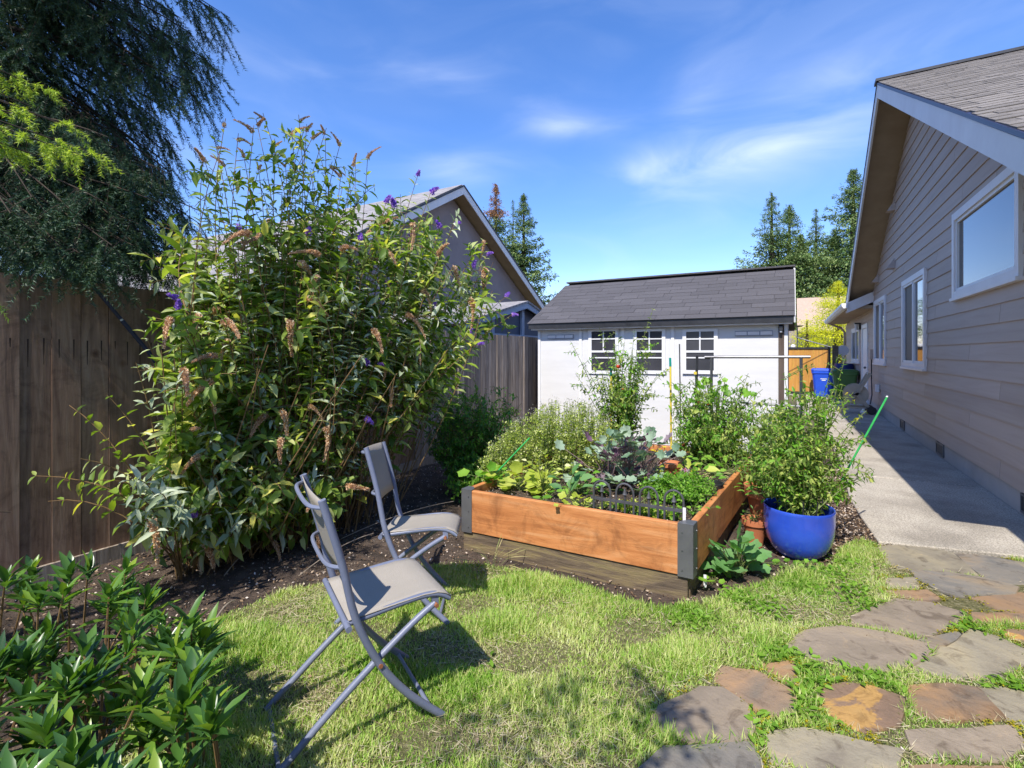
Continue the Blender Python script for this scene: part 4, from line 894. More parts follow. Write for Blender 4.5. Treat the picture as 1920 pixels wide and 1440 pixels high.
def spike_mesh(name, mat, L, r, n, bend, seed, petal=.010):
    rr = np.random.default_rng(seed); t = rr.uniform(0, 1, n) ** .9; a = rr.uniform(0, 2 * np.pi, n); rad = r * (1 - t * .72) * rr.uniform(.55, 1.0, n)
    C = np.stack([t * L, np.zeros(n), -bend * (t * L) ** 2 / L], 1); off = np.stack([np.zeros(n), np.cos(a), np.sin(a)], 1)
    P = C + off * rad[:, None] * .6; d = off + np.stack([np.full(n, .5), np.zeros(n), np.zeros(n)], 1) + rr.normal(0, .3, (n, 3)); up = rr.normal(0, 1, (n, 3))
    V, F = scatter(T_diamond(.8, .1), P, d, up, petal * rr.uniform(.7, 1.3, n) * (1.2 - .5 * t))
    mb = MB().tube([(0, 0, 0), (L * .5, 0, -bend * L * .25), (L, 0, -bend * L)], [r * .35, r * .3, r * .1], 5)
    V2 = np.array([tuple(v) for v in mb.v]); 
    me = npmesh(name, np.vstack([V, V2]), np.vstack([F, np.array([[f[0], f[1], f[2]] for f in mb.f if len(f) >= 3] + [[f[0], f[2], f[3]] for f in mb.f if len(f) == 4]) + len(V)]), mat)
    return me
def orient(p, d, up=Vector((0, 0, 1)), s=1.0):
    x = d.normalized(); y = up.cross(x); y = y.normalized() if y.length > .01 else Vector((0, 1, 0)); z = x.cross(y)
    return Matrix(((x.x, y.x, z.x, p.x), (x.y, y.y, z.y, p.y), (x.z, y.z, z.z, p.z), (0, 0, 0, 1))) @ Matrix.Scale(s, 4)

# ---- grass blades
def snoise(x, y, seed, kmin, kmax, n=10):
    rr = np.random.default_rng(seed); z = np.zeros_like(x)
    for _ in range(n):
        a = rr.uniform(0, 2 * np.pi); k = rr.uniform(kmin, kmax); z += np.sin(k * (np.cos(a) * x + np.sin(a) * y) + rr.uniform(0, 6.28))
    return z / math.sqrt(n) * 1.2
m_grass = leafmat('grass_blades', [(0.083, 0.184, 0.021), (0.180, 0.335, 0.038), (0.299, 0.469, 0.075), (0.538, 0.552, 0.218), (0.669, 0.703, 0.401)], .38, .5, .3, [0.0, 0.22, 0.42, 0.64, 0.95], patch=(1.7, 0.5))
m_moss = leafmat('yellow_moss', [(0.20, 0.20, 0.01), (0.38, 0.30, 0.02), (0.2, 0.25, .03)], .2, .8, .1)
def grass(n, region, seed, hmul=1.0):
    rr = np.random.default_rng(seed); xs = np.array([p[0] for p in region]); ys = np.array([p[1] for p in region])
    P = np.stack([rr.uniform(max(xs.min(), -3.2), min(xs.max(), 2.9), n), rr.uniform(max(ys.min(), .75), ys.max(), n)], 1)
    P = P[inpoly(P, region)]; dens = snoise(P[:, 0], P[:, 1], 4, 4, 14) ; keep = rr.uniform(0, 1, len(P)) < np.clip(.95 + .15 * dens, .75, 1); P = P[keep]
    nearstone = np.zeros(len(P), bool); inst = np.zeros(len(P), bool)
    for st in STONES:
        c = np.mean(st, 0); inst |= inpoly(P, [(c[0] + (x - c[0]) * .965, c[1] + (y - c[1]) * .965) for x, y in st])
    sparse = (P[:, 0] > .62) & (P[:, 1] > 2.95) & (snoise(P[:, 0], P[:, 1], 11, 5, 12) < .55)
    sparse |= (P[:, 0] > .55) & (P[:, 1] > 2.2) & (snoise(P[:, 0], P[:, 1], 12, 6, 16) < -.6)
    P = P[~inst & ~sparse]; k = len(P)
    h = (.024 + .024 * rr.random(k)) * (1 + .45 * snoise(P[:, 0], P[:, 1], 9, 5, 16)).clip(.45, 2.0) * hmul
    edge = np.exp(-((P[:, 0] + 1.35) ** 2 + (P[:, 1] - 2.75) ** 2) / .05); h *= 1 + .8 * edge
    a = rr.uniform(0, 2 * np.pi, k); tilt = rr.uniform(.25, 1.6, k)
    d = np.stack([np.cos(a) * tilt, np.sin(a) * tilt, np.ones(k)], 1); P3 = np.stack([P[:, 0], P[:, 1], np.full(k, .004)], 1)
    up = np.stack([-np.cos(a), -np.sin(a), np.full(k, .3)], 1) + rr.normal(0, .3, (k, 3))
    s3 = np.stack([h, .0030 + .0022 * rr.random(k), h], 1)
    return scatter(T_blade(), P3, d, up, s3)
_cl = np.mean(np.array(LAWN), 0); LAWN2 = [tuple(p) for p in LAWN]
for _i in range(3, 15):
    q = LAWN2[_i]; LAWN2[_i] = (q[0], q[1] + .045)
V, F = grass(430000, LAWN2, 21); put('lawn_grass', npmesh('lawn_grass', V, F, m_grass, True), kind='stuff', label='short patchy green and straw coloured lawn grass around the flagstones', cat='grass')
m_deadg = leafmat('dead_grass', [(0.30, 0.24, 0.13), (0.46, 0.39, 0.25), (0.58, 0.52, 0.38)], .2, .8, .1)
rr = np.random.default_rng(55); P = np.stack([rr.uniform(-2.4, 2.2, 90000), rr.uniform(.8, 4.2, 90000)], 1); P = P[inpoly(P, LAWN) & (rr.random(90000) < np.clip(.45 + .5 * snoise(P[:, 0], P[:, 1], 66, 3, 11), .08, 1))]
for st_ in STONES: P = P[~inpoly(P, st_)]
k = len(P); ang = rr.uniform(0, 6.28, k); V, F = scatter(T_blade(), np.stack([P[:, 0], P[:, 1], rr.uniform(.012, .032, k)], 1), np.stack([np.cos(ang), np.sin(ang), rr.normal(.12, .22, k)], 1), rr.normal(0, .4, (k, 3)) + UPZ, np.stack([rr.uniform(.02, .06, k), rr.uniform(.0014, .003, k), np.full(k, .03)], 1))
tag(put('dead_grass', npmesh('dead_grass', V, F, m_deadg, True), kind='stuff'), 'dry straw coloured grass stalks lying among the lawn blades', 'dry grass')
# weeds and moss in the joints of the upper patio
rr = np.random.default_rng(8); P = []
for st in STONES:
    st = np.array(st); q = st[rr.integers(0, len(st), 60)] + rr.normal(0, .012, (60, 2)); P.append(q)
P = np.vstack(P); inst = np.zeros(len(P), bool)
for st in STONES: inst |= inpoly(P, [tuple(x) for x in (np.mean(st, 0) + (np.array(st) - np.mean(st, 0)) * .985)])
P = P[~inst & (snoise(P[:, 0], P[:, 1], 31, 3, 9) > -.2)]; P = np.repeat(P, 7, 0) + rr.normal(0, .010, (len(P) * 7, 2)); k = len(P)
V, F = scatter(T_diamond(.6), np.stack([P[:, 0], P[:, 1], np.full(k, .014) + rr.uniform(0, .014, k)], 1), rr.normal(0, 1, (k, 3)) * (1, 1, .4), rr.normal(0, .5, (k, 3)) + UPZ, rr.uniform(.006, .014, k))
tag(put('joint_moss', npmesh('joint_moss', V, F, m_moss), kind='stuff'), 'yellow green moss growing in the joints between flagstones', 'moss')
rr = np.random.default_rng(77); C = np.array([tuple(gp(x, y)[:2]) for x, y in ((1560, 1080), (1600, 1110), (1625, 1140), (1520, 1110), (1650, 1215), (1700, 1235), (1480, 1245), (1520, 1290), (1640, 1280), (1880, 1290), (1500, 1330), (880, 1290), (700, 1250), (1390, 1130), (1440, 1150), (1300, 1165), (1590, 1060), (1720, 1180), (1830, 1190), (1400, 1360))])
P = np.repeat(C, 130, 0) + rr.normal(0, .055, (len(C) * 130, 2)); ok = np.ones(len(P), bool)
for st_ in STONES: ok &= ~inpoly(P, [tuple(x) for x in (np.mean(st_, 0) + (np.array(st_) - np.mean(st_, 0)) * .93)])
P = P[ok]; k = len(P); ang = rr.uniform(0, 6.28, k)
V, F = scatter(T_lance(.42, .25, .04), np.stack([P[:, 0], P[:, 1], rr.uniform(.012, .035, k)], 1), np.stack([np.cos(ang), np.sin(ang), rr.uniform(0, .9, k)], 1), rr.normal(0, .3, (k, 3)) + UPZ, rr.uniform(.018, .042, k))
m_weed = leafmat('lawn_weed_leaf', [(0.10, 0.22, 0.02), (0.17, 0.32, 0.03), (0.25, 0.42, 0.06)], .4, .5, .25)
tag(put('lawn_weeds', npmesh('lawn_weeds', V, F, m_weed, True), kind='stuff'), 'bright green weed tufts growing in the lawn and between flagstones', 'weeds')
# leaf litter and wood chips on the soil
m_litter = leafmat('leaf_litter', [(0.072, 0.040, 0.023), (0.144, 0.092, 0.057), (0.264, 0.184, 0.115), (0.456, 0.368, 0.287), (0.660, 0.575, 0.506)], 0.0, .9, .1, [0, .35, .6, .85, 1.0])
def litter(n, x0, x1, y0, y1, z_, seed, smax, nm, lb_):
    rr = np.random.default_rng(seed); P = np.stack([rr.uniform(x0, x1, n), rr.uniform(y0, y1, n)], 1)
    if z_ < .1: P = P[~inpoly(P, LAWN) | (rr.random(n) < .07)]
    if z_ > .1: P = P[(P[:, 0] < A.x - .05 + (Cc.x - A.x) * (P[:, 1] - 2.85) / 2.35)]
    k = len(P); s = rr.uniform(.004, smax, k) ** 1.0
    V, F = scatter(T_diamond(.55, .15), np.stack([P[:, 0], P[:, 1], np.full(k, z_) + rr.uniform(0, .012, k)], 1), rr.normal(0, 1, (k, 3)) * (1, 1, .35), rr.normal(0, .5, (k, 3)) + UPZ, s)
    return tag(put(nm, npmesh(nm, V, F, m_litter), kind='stuff'), lb_, 'leaf litter')
litter(26000, -3.9, .5, .6, 6.5, .006, 1, .026, 'leaf_litter', 'scattered dry leaves and bark chips on the dark soil')
litter(9000, -1.95, -.36, 2.88, 5.15, .375, 2, .014, 'soil_crumbs', 'crumbly pale bits lying on the soil inside the raised bed')
litter(9000, .10, .62, 3.6, 7.0, .008, 5, .03, 'bark_mulch', 'straw coloured bark mulch strip between the blue pot and the walkway')

# ---- butterfly bush
m_bstem = M('brown_bush_stem', [(0.13, 0.075, 0.03), (0.26, 0.16, 0.065)], 9, .8, .3)
m_bleaf = leafmat('butterfly_bush_leaf', [(0.087, 0.152, 0.028), (0.165, 0.265, 0.042), (0.281, 0.387, 0.053), (0.508, 0.549, 0.246), (0.762, 0.690, 0.108)], .42, .5, .35, [0, .35, .65, .88, 1.0])
m_bpale = leafmat('silvery_bush_leaf', [(0.260, 0.328, 0.187), (0.439, 0.499, 0.328), (0.617, 0.655, 0.499)], .3, .6, .25)
m_brown = leafmat('spent_flower', [(0.376, 0.218, 0.116), (0.706, 0.448, 0.265), (0.800, 0.693, 0.470)], .25, .8, .1, tcol=(1.3, 1.1, .8))
m_purple = leafmat('purple_flower', [(0.183, 0.074, 0.471), (0.364, 0.187, 0.680), (0.683, 0.449, 0.680)], .3, .6, .2, tcol=(1.2, .9, 1.5))
bb = thing('butterfly_bush', 'big arching butterfly bush with purple and spent brown flower spikes against the fence', 'butterfly bush', (-3.25, 2.3, 0))
DENSE = [(300, 560), (345, 450), (420, 410), (520, 350), (640, 340), (760, 370), (850, 420), (920, 480), (955, 570), (900, 640), (850, 700), (800, 760), (740, 840), (650, 880), (560, 960), (450, 1000), (330, 960), (270, 850), (290, 740), (300, 640)]
SPARSE = [(362, 300), (420, 225), (500, 215), (600, 235), (700, 290), (790, 335), (800, 380), (500, 430), (370, 420)]
fx_ = lambda x: 2.62 + (x - 300) * .0026
def bush_base(px_):
    s = min(1, max(0, (px_ - 250) / 650)) * .8 + random.uniform(0, .2); return Vector((-3.38 + .42 * s + random.gauss(0, .09), 1.62 + 1.5 * s + random.gauss(0, .12), 0))
targets = []; trunks = []
def samp(poly, n, dmin, dmax, kind):
    xs = [p[0] for p in poly]; ys = [p[1] for p in poly]; k = 0
    while k < n:
        x, y = random.uniform(min(xs), max(xs)), random.uniform(min(ys), max(ys))
        if inpoly([(x, y)], poly)[0]: targets.append((x, y, fx_(x) + random.uniform(dmin, dmax), kind)); k += 1
samp(DENSE, 190, 0.0, .9, 'd'); samp(SPARSE, 22, .1, .6, 's'); samp([(270, 850), (560, 880), (640, 960), (560, 1050), (400, 1075), (290, 1030)], 46, -.1, .3, 'd')
brown_px = [(377, 715), (343, 693), (403, 713), (320, 598), (375, 588), (420, 607), (430, 635), (408, 668), (377, 853), (528, 820), (610, 800), (500, 777), (527, 770), (563, 495), (597, 515), (470, 440), (283, 975), (773, 417), (907, 450), (790, 543), (913, 503), (690, 440), (640, 470), (720, 470), (850, 500), (760, 590), (700, 620), (880, 560), (545, 600), (820, 480), (600, 480), (575, 560)]
purple_px = [(370, 965), (333, 560), (335, 580), (690, 684), (708, 684), (880, 625), (685, 785), (807, 362), (783, 330), (853, 420), (825, 428), (913, 477), (887, 503), (905, 533), (948, 557), (723, 382), (740, 388), (767, 443), (675, 450), (723, 528), (445, 425), (577, 440), (960, 590), (810, 577), (895, 645)]
top_px = [(575, 233), (590, 250), (403, 262), (480, 223), (476, 235), (447, 250), (493, 212), (547, 240), (483, 303), (423, 222), (623, 303), (640, 320), (417, 297), (640, 262), (690, 285), (560, 215), (380, 290), (612, 240), (515, 260), (665, 300), (455, 280), (535, 300)]
for lst, kd in ((brown_px, 'b'), (purple_px, 'p'), (top_px, 't')):
    for (x, y) in lst: targets.append((x, y, fx_(x) + random.uniform(-.12, .06) + (.25 if kd == 't' else 0), kd))
L1, L2 = Leafset(), Leafset(); st = []
br_me = [spike_mesh('brown_flower_spike', m_brown, .18, .030, 460, b_, i, .013) for i, b_ in enumerate((.15, .5, .9))]
pu_me = [spike_mesh('purple_flower_spike', m_purple, .075, .026, 190, .2, i + 9, .014) for i in range(2)]
for (x, y, f, kd) in targets:
    tip = fp(x, y, f); tip.x = max(tip.x, FX + .12); y_px = y
    if tip.z < .12: tip.z = .12
    base = bush_base(x); hgt = tip.z
    if kd in 'd' and len(trunks) > 60 and random.random() < .6:
        cand = min(random.sample(trunks, 14), key=lambda q: (bez(*q, .5) - tip).length); base = bez(*cand, random.uniform(.3, .6))
    ctrl = base.lerp(tip, .40) + Vector((random.gauss(0, .12), random.gauss(0, .12), .15 + .26 * hgt * random.uniform(.5, 1.2)))
    if tip.z > 1.9: ctrl = base.lerp(tip, .6) + Vector((random.gauss(0, .20), random.gauss(0, .20), .10))
    ctrl.x = max(ctrl.x, FX + .1)
    pts = along(base, ctrl, tip, 9); st.append((pts, .005, .002)); trunks.append((base, ctrl, tip))
    low = kd in 'st'; sz = .115 if low else .16
    add_stem_leaves(L1 if random.random() < .64 else L2, pts, .42 if not low else .5, sz * (.8 if kd in 'bp' else 1), .062 if not low else .09, upb=.7)
    for q in range(random.randint(2, 4) if not low else random.randint(1, 3)):
        t0 = random.uniform(.5, .95); p0 = bez(base, ctrl, tip, t0); dd = (perp(pts[-1] - pts[-3]) + Vector((0, 0, .35))).normalized(); Ln = random.uniform(.12, .30)
        p2 = p0 + dd * Ln + Vector((0, 0, -.03)); p1 = p0 + dd * Ln * .5 + Vector((0, 0, .03)); p2.x = max(p2.x, FX + .08); sp = along(p0, p1, p2, 5); st.append((sp, .003, .0015))
        add_stem_leaves(L2 if random.random() < (.35 if not low else .1) else L1, sp, .2, sz * .72, .055, upb=.7)
        if random.random() < .05: put('flower_spike', random.choice(br_me), bb, orient(sp[-1], (sp[-1] - sp[-2]), s=random.uniform(.5, .9)), label='brown spent flower spike')
    d = (pts[-1] - pts[-2]).normalized()
    if kd == 'b': put('flower_spike', random.choice(br_me[1:]), bb, orient(tip, (d * .5 + Vector((0, 0, -.5)) + rv(.3)).normalized(), s=random.uniform(.7, 1.05)), label='brown spent flower spike')
    elif kd == 'p': put('flower_spike', random.choice(pu_me), bb, orient(tip, (d + rv(.5)).normalized(), s=random.uniform(.65, 1.05)), label='purple flower spike')
    elif kd == 't': put('flower_spike', random.choice(br_me), bb, orient(tip - d * .05, (d + rv(.5)).normalized(), s=random.uniform(.35, .62)), label='brown spent flower spike')
# low outer shoots towards the left front
for (x, y, f) in ((290, 960, 2.55), (360, 930, 2.5), (230, 900, 2.6), (180, 900, 2.75), (120, 900, 2.85), (60, 890, 2.9), (250, 1010, 2.6), (330, 1000, 2.6), (200, 740, 2.9), (255, 680, 2.8), (130, 760, 3.0), (270, 620, 2.85), (410, 1010, 2.8), (420, 1040, 2.8), (350, 1050, 2.75), (470, 990, 3.0), (150, 860, 2.75), (90, 940, 2.7)):
    tip = fp(x, y, f); tip.x = max(tip.x, FX + .08); base = Vector((-3.3 + random.gauss(0, .05), 1.75 + random.gauss(0, .1), 0)); ctrl = base.lerp(tip, .5) + Vector((0, 0, .3)); pts = along(base, ctrl, tip, 9); st.append((pts, .005, .002)); add_stem_leaves(L1 if random.random() < .7 else L2, pts, .35, .11, .07, upb=.8)
for (x, y, f) in ((245, 955, 2.4), (300, 925, 2.4), (222, 985, 2.45), (338, 950, 2.4), (262, 900, 2.45), (290, 1000, 2.4), (240, 925, 2.35)):
    tip = fp(x, y, f); base = Vector((-3.2, 1.6, .0)); pts = along(base, base.lerp(tip, .55) + Vector((0, 0, .25)), tip, 9); st.append((pts, .005, .002)); add_stem_leaves(L2, pts, .6, .10, .06, upb=.8, smin=.1)
for q in range(60):     # straight brown inner canes
    b_ = bush_base(random.uniform(260, 760)); tp_ = b_ + Vector((random.gauss(.25, .25), random.gauss(.1, .3), random.uniform(.7, 1.5))); tp_.x = max(tp_.x, FX + .08); st.append((along(b_, b_.lerp(tp_, .5) + rv(.04), tp_, 5), .0055, .003))
Tl = T_lance(.38, .25, .06)
L1.out(bb, 'leaf', Tl, m_bleaf, 230); L2.out(bb, 'leaf', T_lance(.27, .3, .07), m_bpale, 70, stuffname='silvery_foliage')
stems_obj('stems', st, m_bstem, bb)

# ---- spruce overhanging the fence
m_needle = leafmat('blue_spruce_needle', [(0.020, 0.045, 0.024), (0.038, 0.080, 0.041), (0.060, 0.120, 0.067), (0.087, 0.125, 0.034)], .12, .5, .35, [0, .4, .8, 1], tcol=(1.2, 1.4, .6))
m_needle2 = leafmat('sunlit_spruce_needle', [(0.186, 0.270, 0.036), (0.372, 0.499, 0.060), (0.638, 0.707, 0.108)], .3, .5, .3)  # sunlight on the near bough painted in as bright yellow green needles
m_bark = M('spruce_bark', [(0.022, 0.016, 0.011), (0.055, 0.04, 0.026)], 8, .95, .8, 20)
def twig_arrays(P0, Dv, Ln, rng_, per=46, nl=.021, hw=.0016):
    """needles round each twig (bottle brush)"""
    k = len(P0); t = np.tile(np.linspace(.02, 1.0, per), (k, 1)) + rng_.normal(0, .01, (k, per)); a = rng_.uniform(0, 2 * np.pi, (k, per))
    x, y, z = frames(Dv, rng_.normal(0, 1, (k, 3)))
    base = P0[:, None] + x[:, None] * (t * Ln[:, None])[..., None]; base[..., 2] -= (t ** 2 * Ln[:, None] * .15)
    rad = y[:, None] * np.cos(a)[..., None] + z[:, None] * np.sin(a)[..., None]
    d = rad * .85 + x[:, None] * .6; P = base.reshape(-1, 3); d = d.reshape(-1, 3); n = norm(d); w = norm(np.cross(n, rng_.normal(0, 1, n.shape))) * hw
    L = (nl * rng_.uniform(.75, 1.15, len(P)))[:, None]
    V = np.stack([P - w, P + w, P + n * L], 1).reshape(-1, 3); F = np.arange(len(V)).reshape(-1, 3); return V, F
sp_t = thing('spruce_tree', 'dark blue green spruce with drooping boughs hanging over the left end of the fence', 'spruce tree', (-5.15, .9, 0))
MB().tube([(-5.15, .9, 0), (-5.1, .95, 4), (-5.15, .9, 11)], [.26, .18, .03], 12).build('trunk', m_bark, sp_t, True)
TW = [[], [], []]; TWC = [[], [], []]; wood = []; rs = random.Random(11)
def bough(start, end, sag, wid, dens, hang, tw=TW, woodl=wood, ln=.13, step=.032):
    mid = start.lerp(end, .5) + Vector((0, 0, sag)); pts = along(start, mid, end, 10); woodl.append((pts, .015, .003)); Lb = (end - start).length
    n = int(Lb * dens)
    for i in range(n):
        t = rs.uniform(.12, 1.0); p = bez(start, mid, end, t); dm = (bez(start, mid, end, min(1, t + .05)) - bez(start, mid, end, max(0, t - .05))).normalized()
        side = dm.cross(Vector((0, 0, 1))).normalized() * rs.choice((-1, 1)); Ls = wid * (1.15 - t * .75) * rs.uniform(.5, 1.1)
        e = p + side * Ls * rs.uniform(.4, 1) + dm * Ls * .45 + Vector((0, 0, -hang * Ls * rs.uniform(.5, 1.2))); m = p.lerp(e, .5) + Vector((0, 0, .03)); sp = along(p, m, e, 5); woodl.append((sp, .003, .001))
        nt = max(3, int(Ls / step))
        for j in range(nt):
            tt = (j + rs.random()) / nt; q = bez(p, m, e, tt); dv = ((e - p).normalized() * .8 + Vector((rs.gauss(0, .4), rs.gauss(0, .4), rs.gauss(-.3, .25)))).normalized()
            tw[0].append(tuple(q)); tw[1].append(tuple(dv)); tw[2].append(ln * rs.uniform(.55, 1.2))
SP_EDGE = [(40, 440), (90, 438), (150, 400), (200, 395), (260, 345), (300, 320), (360, 345), (430, 322), (480, 345), (540, 392)]
tr0 = Vector((-5.12, .95, 0)); tips = []
for k in range(60):     # boughs whose tips reach the visible outline or fall inside it
    y = rs.uniform(30, 545); ex = float(np.interp(y, [p[0] for p in SP_EDGE], [p[1] for p in SP_EDGE])); x = ex - 12 - abs(rs.gauss(0, 1)) * 120 if k % 3 else ex - rs.uniform(8, 30)
    f = 3.35 + (x / 440) * .55 + rs.uniform(-.35, .55); e = fp(max(x, -120), y - 14, f); tips.append(e)
for k in range(26):
    y = rs.uniform(250, 540); x = rs.uniform(-150, 260); tips.append(fp(x, y, rs.uniform(3.0, 3.8)))
for (x, y) in ((20, 500), (70, 540), (110, 560), (150, 575), (185, 600), (210, 560), (250, 560), (280, 580), (310, 545), (340, 530), (375, 520), (385, 500), (300, 480), (230, 520), (60, 470), (140, 500), (-30, 520)):
    tips.append(xp(x, y - 100, FX + rs.uniform(.1, .4)))
for e in tips:
    s0 = tr0 + Vector((0, 0, max(1.2, e.z + rs.uniform(.25, 1.0)))); bough(s0, e, .18, .62, 15, .75, ln=.19, step=.055)
for (X_, Y_, z_) in [(rs.uniform(-3.5, -2.7), rs.uniform(.3, 1.5), rs.uniform(4.5, 5.9)) for _ in range(22)] + [(-2.35, .5, 3.6), (-2.2, .8, 3.9), (-2.5, .2, 4.0), (-2.1, .9, 4.2)]:  # unseen boughs above the view, added to shade and dapple the butterfly bush
    bough(Vector((-5.12, .95, z_ + .5)), Vector((X_, Y_, z_)), .15, .6, 9, .7, TWC, wood, .24, .06)
for k in range(50):     # the rest of the crown, above and around
    z_ = rs.uniform(1.8, 10.5); a = rs.uniform(0, 2 * math.pi); Lb = (2.5 * (1 - (z_ / 11.2)) + .35) * rs.uniform(.8, 1.05); e = tr0 + Vector((math.cos(a) * Lb, math.sin(a) * Lb, z_ - .45 * Lb))
    if (z_ < 5.2 and (a < 1.7 or a > 5.3)) or (z_ < 7.5 and 4.2 < a): continue
    bough(tr0 + Vector((0, 0, z_)), e, .12, .7, 9, .6, TWC, wood, .26, .07)
rg = np.random.default_rng(3); P0, Dv, Ln = np.array(TW[0]), np.array(TW[1]), np.array(TW[2])
print('twigs', len(P0), len(TWC[0]))
if len(P0) > 17500: sel = rg.permutation(len(P0))[:17500]; P0, Dv, Ln = P0[sel], Dv[sel], Ln[sel]
V, F = twig_arrays(P0, Dv, Ln, rg, 62, .026, .0024); put('needles', npmesh('needles', V, F, m_needle), sp_t, kind='stuff')
V, F = twig_arrays(np.array(TWC[0]), np.array(TWC[1]), np.array(TWC[2]), rg, 16, .06, .008); put('upper_needles', npmesh('upper_needles', V, F, m_needle), sp_t, kind='stuff')
mbw = MB()
for pts, r0, r1 in wood: mbw.tube(pts, [r0 + (r1 - r0) * i / (len(pts) - 1) for i in range(len(pts))], 4, False)
mbw.build('branches', m_bark, sp_t, kind='stuff')
# the sunlit bough of the nearer spruce
sp2 = thing('spruce_tree', 'nearer spruce with bright sunlit yellow green bough tips entering at the far left', 'spruce tree', (-3.2, -.9, 0))
MB().tube([(-3.2, -.9, 0), (-3.2, -.9, 3.2)], [.10, .03], 10).build('trunk', m_bark, sp2, True)
TW2 = [[], [], []]; wood2 = []
for (x, y, f) in ((205, 298, 2.05), (150, 290, 1.95), (95, 300, 1.9), (170, 255, 2.1), (110, 230, 2.0), (40, 290, 1.9), (60, 200, 2.0), (20, 240, 1.85), (40, 150, 2.1), (-20, 180, 1.9), (-40, 260, 1.8), (130, 190, 2.2)):
    e = fp(x, y, f); bough(Vector((-3.15, -.85, e.z + .3)), e, .05, .16, 16, .5, TW2, wood2, .075)
for (x, y, f) in ((20, 960, 1.95), (-20, 880, 2.0), (-30, 560, 2.0), (-40, 700, 2.0)):
    e = fp(x, y, f); bough(Vector((-3.15, -.85, e.z + .3)), e, .05, .16, 16, .5, TW2, wood2, .075)
for k in range(8):
    z_ = rs.uniform(1.0, 2.6); a = rs.uniform(2.2, 6.0); Lb = 1.2 * (1 - z_ / 6.5) + .2; bough(Vector((-3.2, -.9, z_)), Vector((-3.2 + math.cos(a) * Lb, -.9 + math.sin(a) * Lb, z_ - .25)), .05, .35, 8, .5, TW2, wood2, .14)
V, F = twig_arrays(np.array(TW2[0]), np.array(TW2[1]), np.array(TW2[2]), rg, 46, .019); put('needles', npmesh('needles', V, F, m_needle2), sp2, kind='stuff')
mbw = MB()
for pts, r0, r1 in wood2: mbw.tube(pts, [r0 * .5 + (r1 * .6 - r0 * .5) * i / (len(pts) - 1) for i in range(len(pts))], 4, False)
mbw.build('branches', m_bark, sp2, kind='stuff')

# ---- glossy shrub at the lower left
m_laurel = leafmat('glossy_laurel_leaf', [(0.036, 0.093, 0.025), (0.072, 0.168, 0.031), (0.142, 0.269, 0.036), (0.263, 0.371, 0.043)], .32, .28, .55, [0, .5, .85, 1])
ls = thing('laurel_shrub', 'low glossy evergreen shrub with pointed leaves and black berries at the bottom left', 'shrub', (-1.9, .35, 0))
L = Leafset(); st = []; m_berry = M('black_berry', [(.008, .008, .02), (.015, .015, .03)], 5, .25, 0, spec=.6); berry = MB().ball((0, 0, 0), .0055, 10, 7).mesh('berry', m_berry, True)
tops = [(10, 1085), (60, 1070), (130, 1075), (165, 1068), (235, 1068), (120, 1110), (205, 1110), (275, 1120), (300, 1165), (355, 1165), (385, 1185), (330, 1215), (395, 1315), (370, 1255)]
tg = [(x, y, random.uniform(.42, .54)) for x, y in tops]
while len(tg) < 150:
    x = random.uniform(-160, 400); y = random.uniform(1090, 1700)
    if y > np.interp(x, [-160, 0, 240, 300, 400], [1090, 1090, 1090, 1150, 1200]) and (x < 330 or y < 1400): tg.append((x, y, random.uniform(.26, .52)))
for i, (x, y, z_) in enumerate(tg):
    tip = gp(x, y, z_); base = Vector((tip.x * .75 - 1.0 * .25 * 1.6, tip.y + random.gauss(0, .08), 0)); base = Vector((tip.x + random.gauss(-.08, .07), tip.y + random.gauss(0, .07), 0))
    pts = along(base, base.lerp(tip, .5) + Vector((0, 0, .05)), tip, 5); st.append((pts, .005, .0028))
    nl = random.randint(12, 20)
    for q in range(nl):
        a = q * 2.4 + random.gauss(0, .2); lay = q / nl; el = .35 + 1.0 * lay; d = Vector((math.cos(a) * math.cos(el), math.sin(a) * math.cos(el), math.sin(el))) + rv(.22)
        L.add(tip - Vector((0, 0, .05 * (1 - lay))), d, Vector((0, 0, 1)) - d * .3, random.uniform(.055, .135) * (1 - .25 * lay))
    if i % 6 == 1: put('berry', berry, ls, Matrix.Translation(tip + Vector((random.gauss(0, .012), random.gauss(0, .012), .012))))
L.out(ls, 'leaf', T_lance(.27, .10, .045), m_laurel, 300); stems_obj('stems', st, m_bstem, ls)

# ---- generic herb / shrub filler
def filler(name, label, cat, base_fn, tips, leafT, lsize, lgap, mats, stem_mat, nparts=0, t0=.25, droop=-.1, side=2, sidelen=.12, stem_r=.003, arch=.15, smin=.4, group=None, upb=.7):
    b0 = base_fn(tips[0]); t = thing(name, label, cat, (b0.x, b0.y, b0.z), group); Ls = [Leafset() for _ in mats]; st = []
    for tip in tips:
        b = base_fn(tip); c = b.lerp(tip, .5) + Vector((random.gauss(0, .03), random.gauss(0, .03), arch * (tip - b).length)); pts = along(b, c, tip, 7); st.append((pts, stem_r, stem_r * .4))
        add_stem_leaves(random.choice(Ls), pts, t0, lsize, lgap, droop=droop, smin=smin, upb=upb)
        for q in range(side):
            s = random.uniform(t0 + .1, .97); p = bez(b, c, tip, s); d = (perp((tip - b).normalized()) + Vector((0, 0, .4))).normalized(); e = p + d * sidelen * random.uniform(.5, 1.3); sp = [p, p.lerp(e, .5) + Vector((0, 0, .008)), e]; st.append((sp, stem_r * .6, stem_r * .3))
            add_stem_leaves(random.choice(Ls), sp, .15, lsize * .85, lgap * .8, droop=droop, smin=smin, upb=upb)
    for l, m in zip(Ls, mats): l.out(t, 'leaf', leafT, m, nparts // len(mats), stuffname='foliage')
    stems_obj('stems', st, stem_mat, t, 4); return t
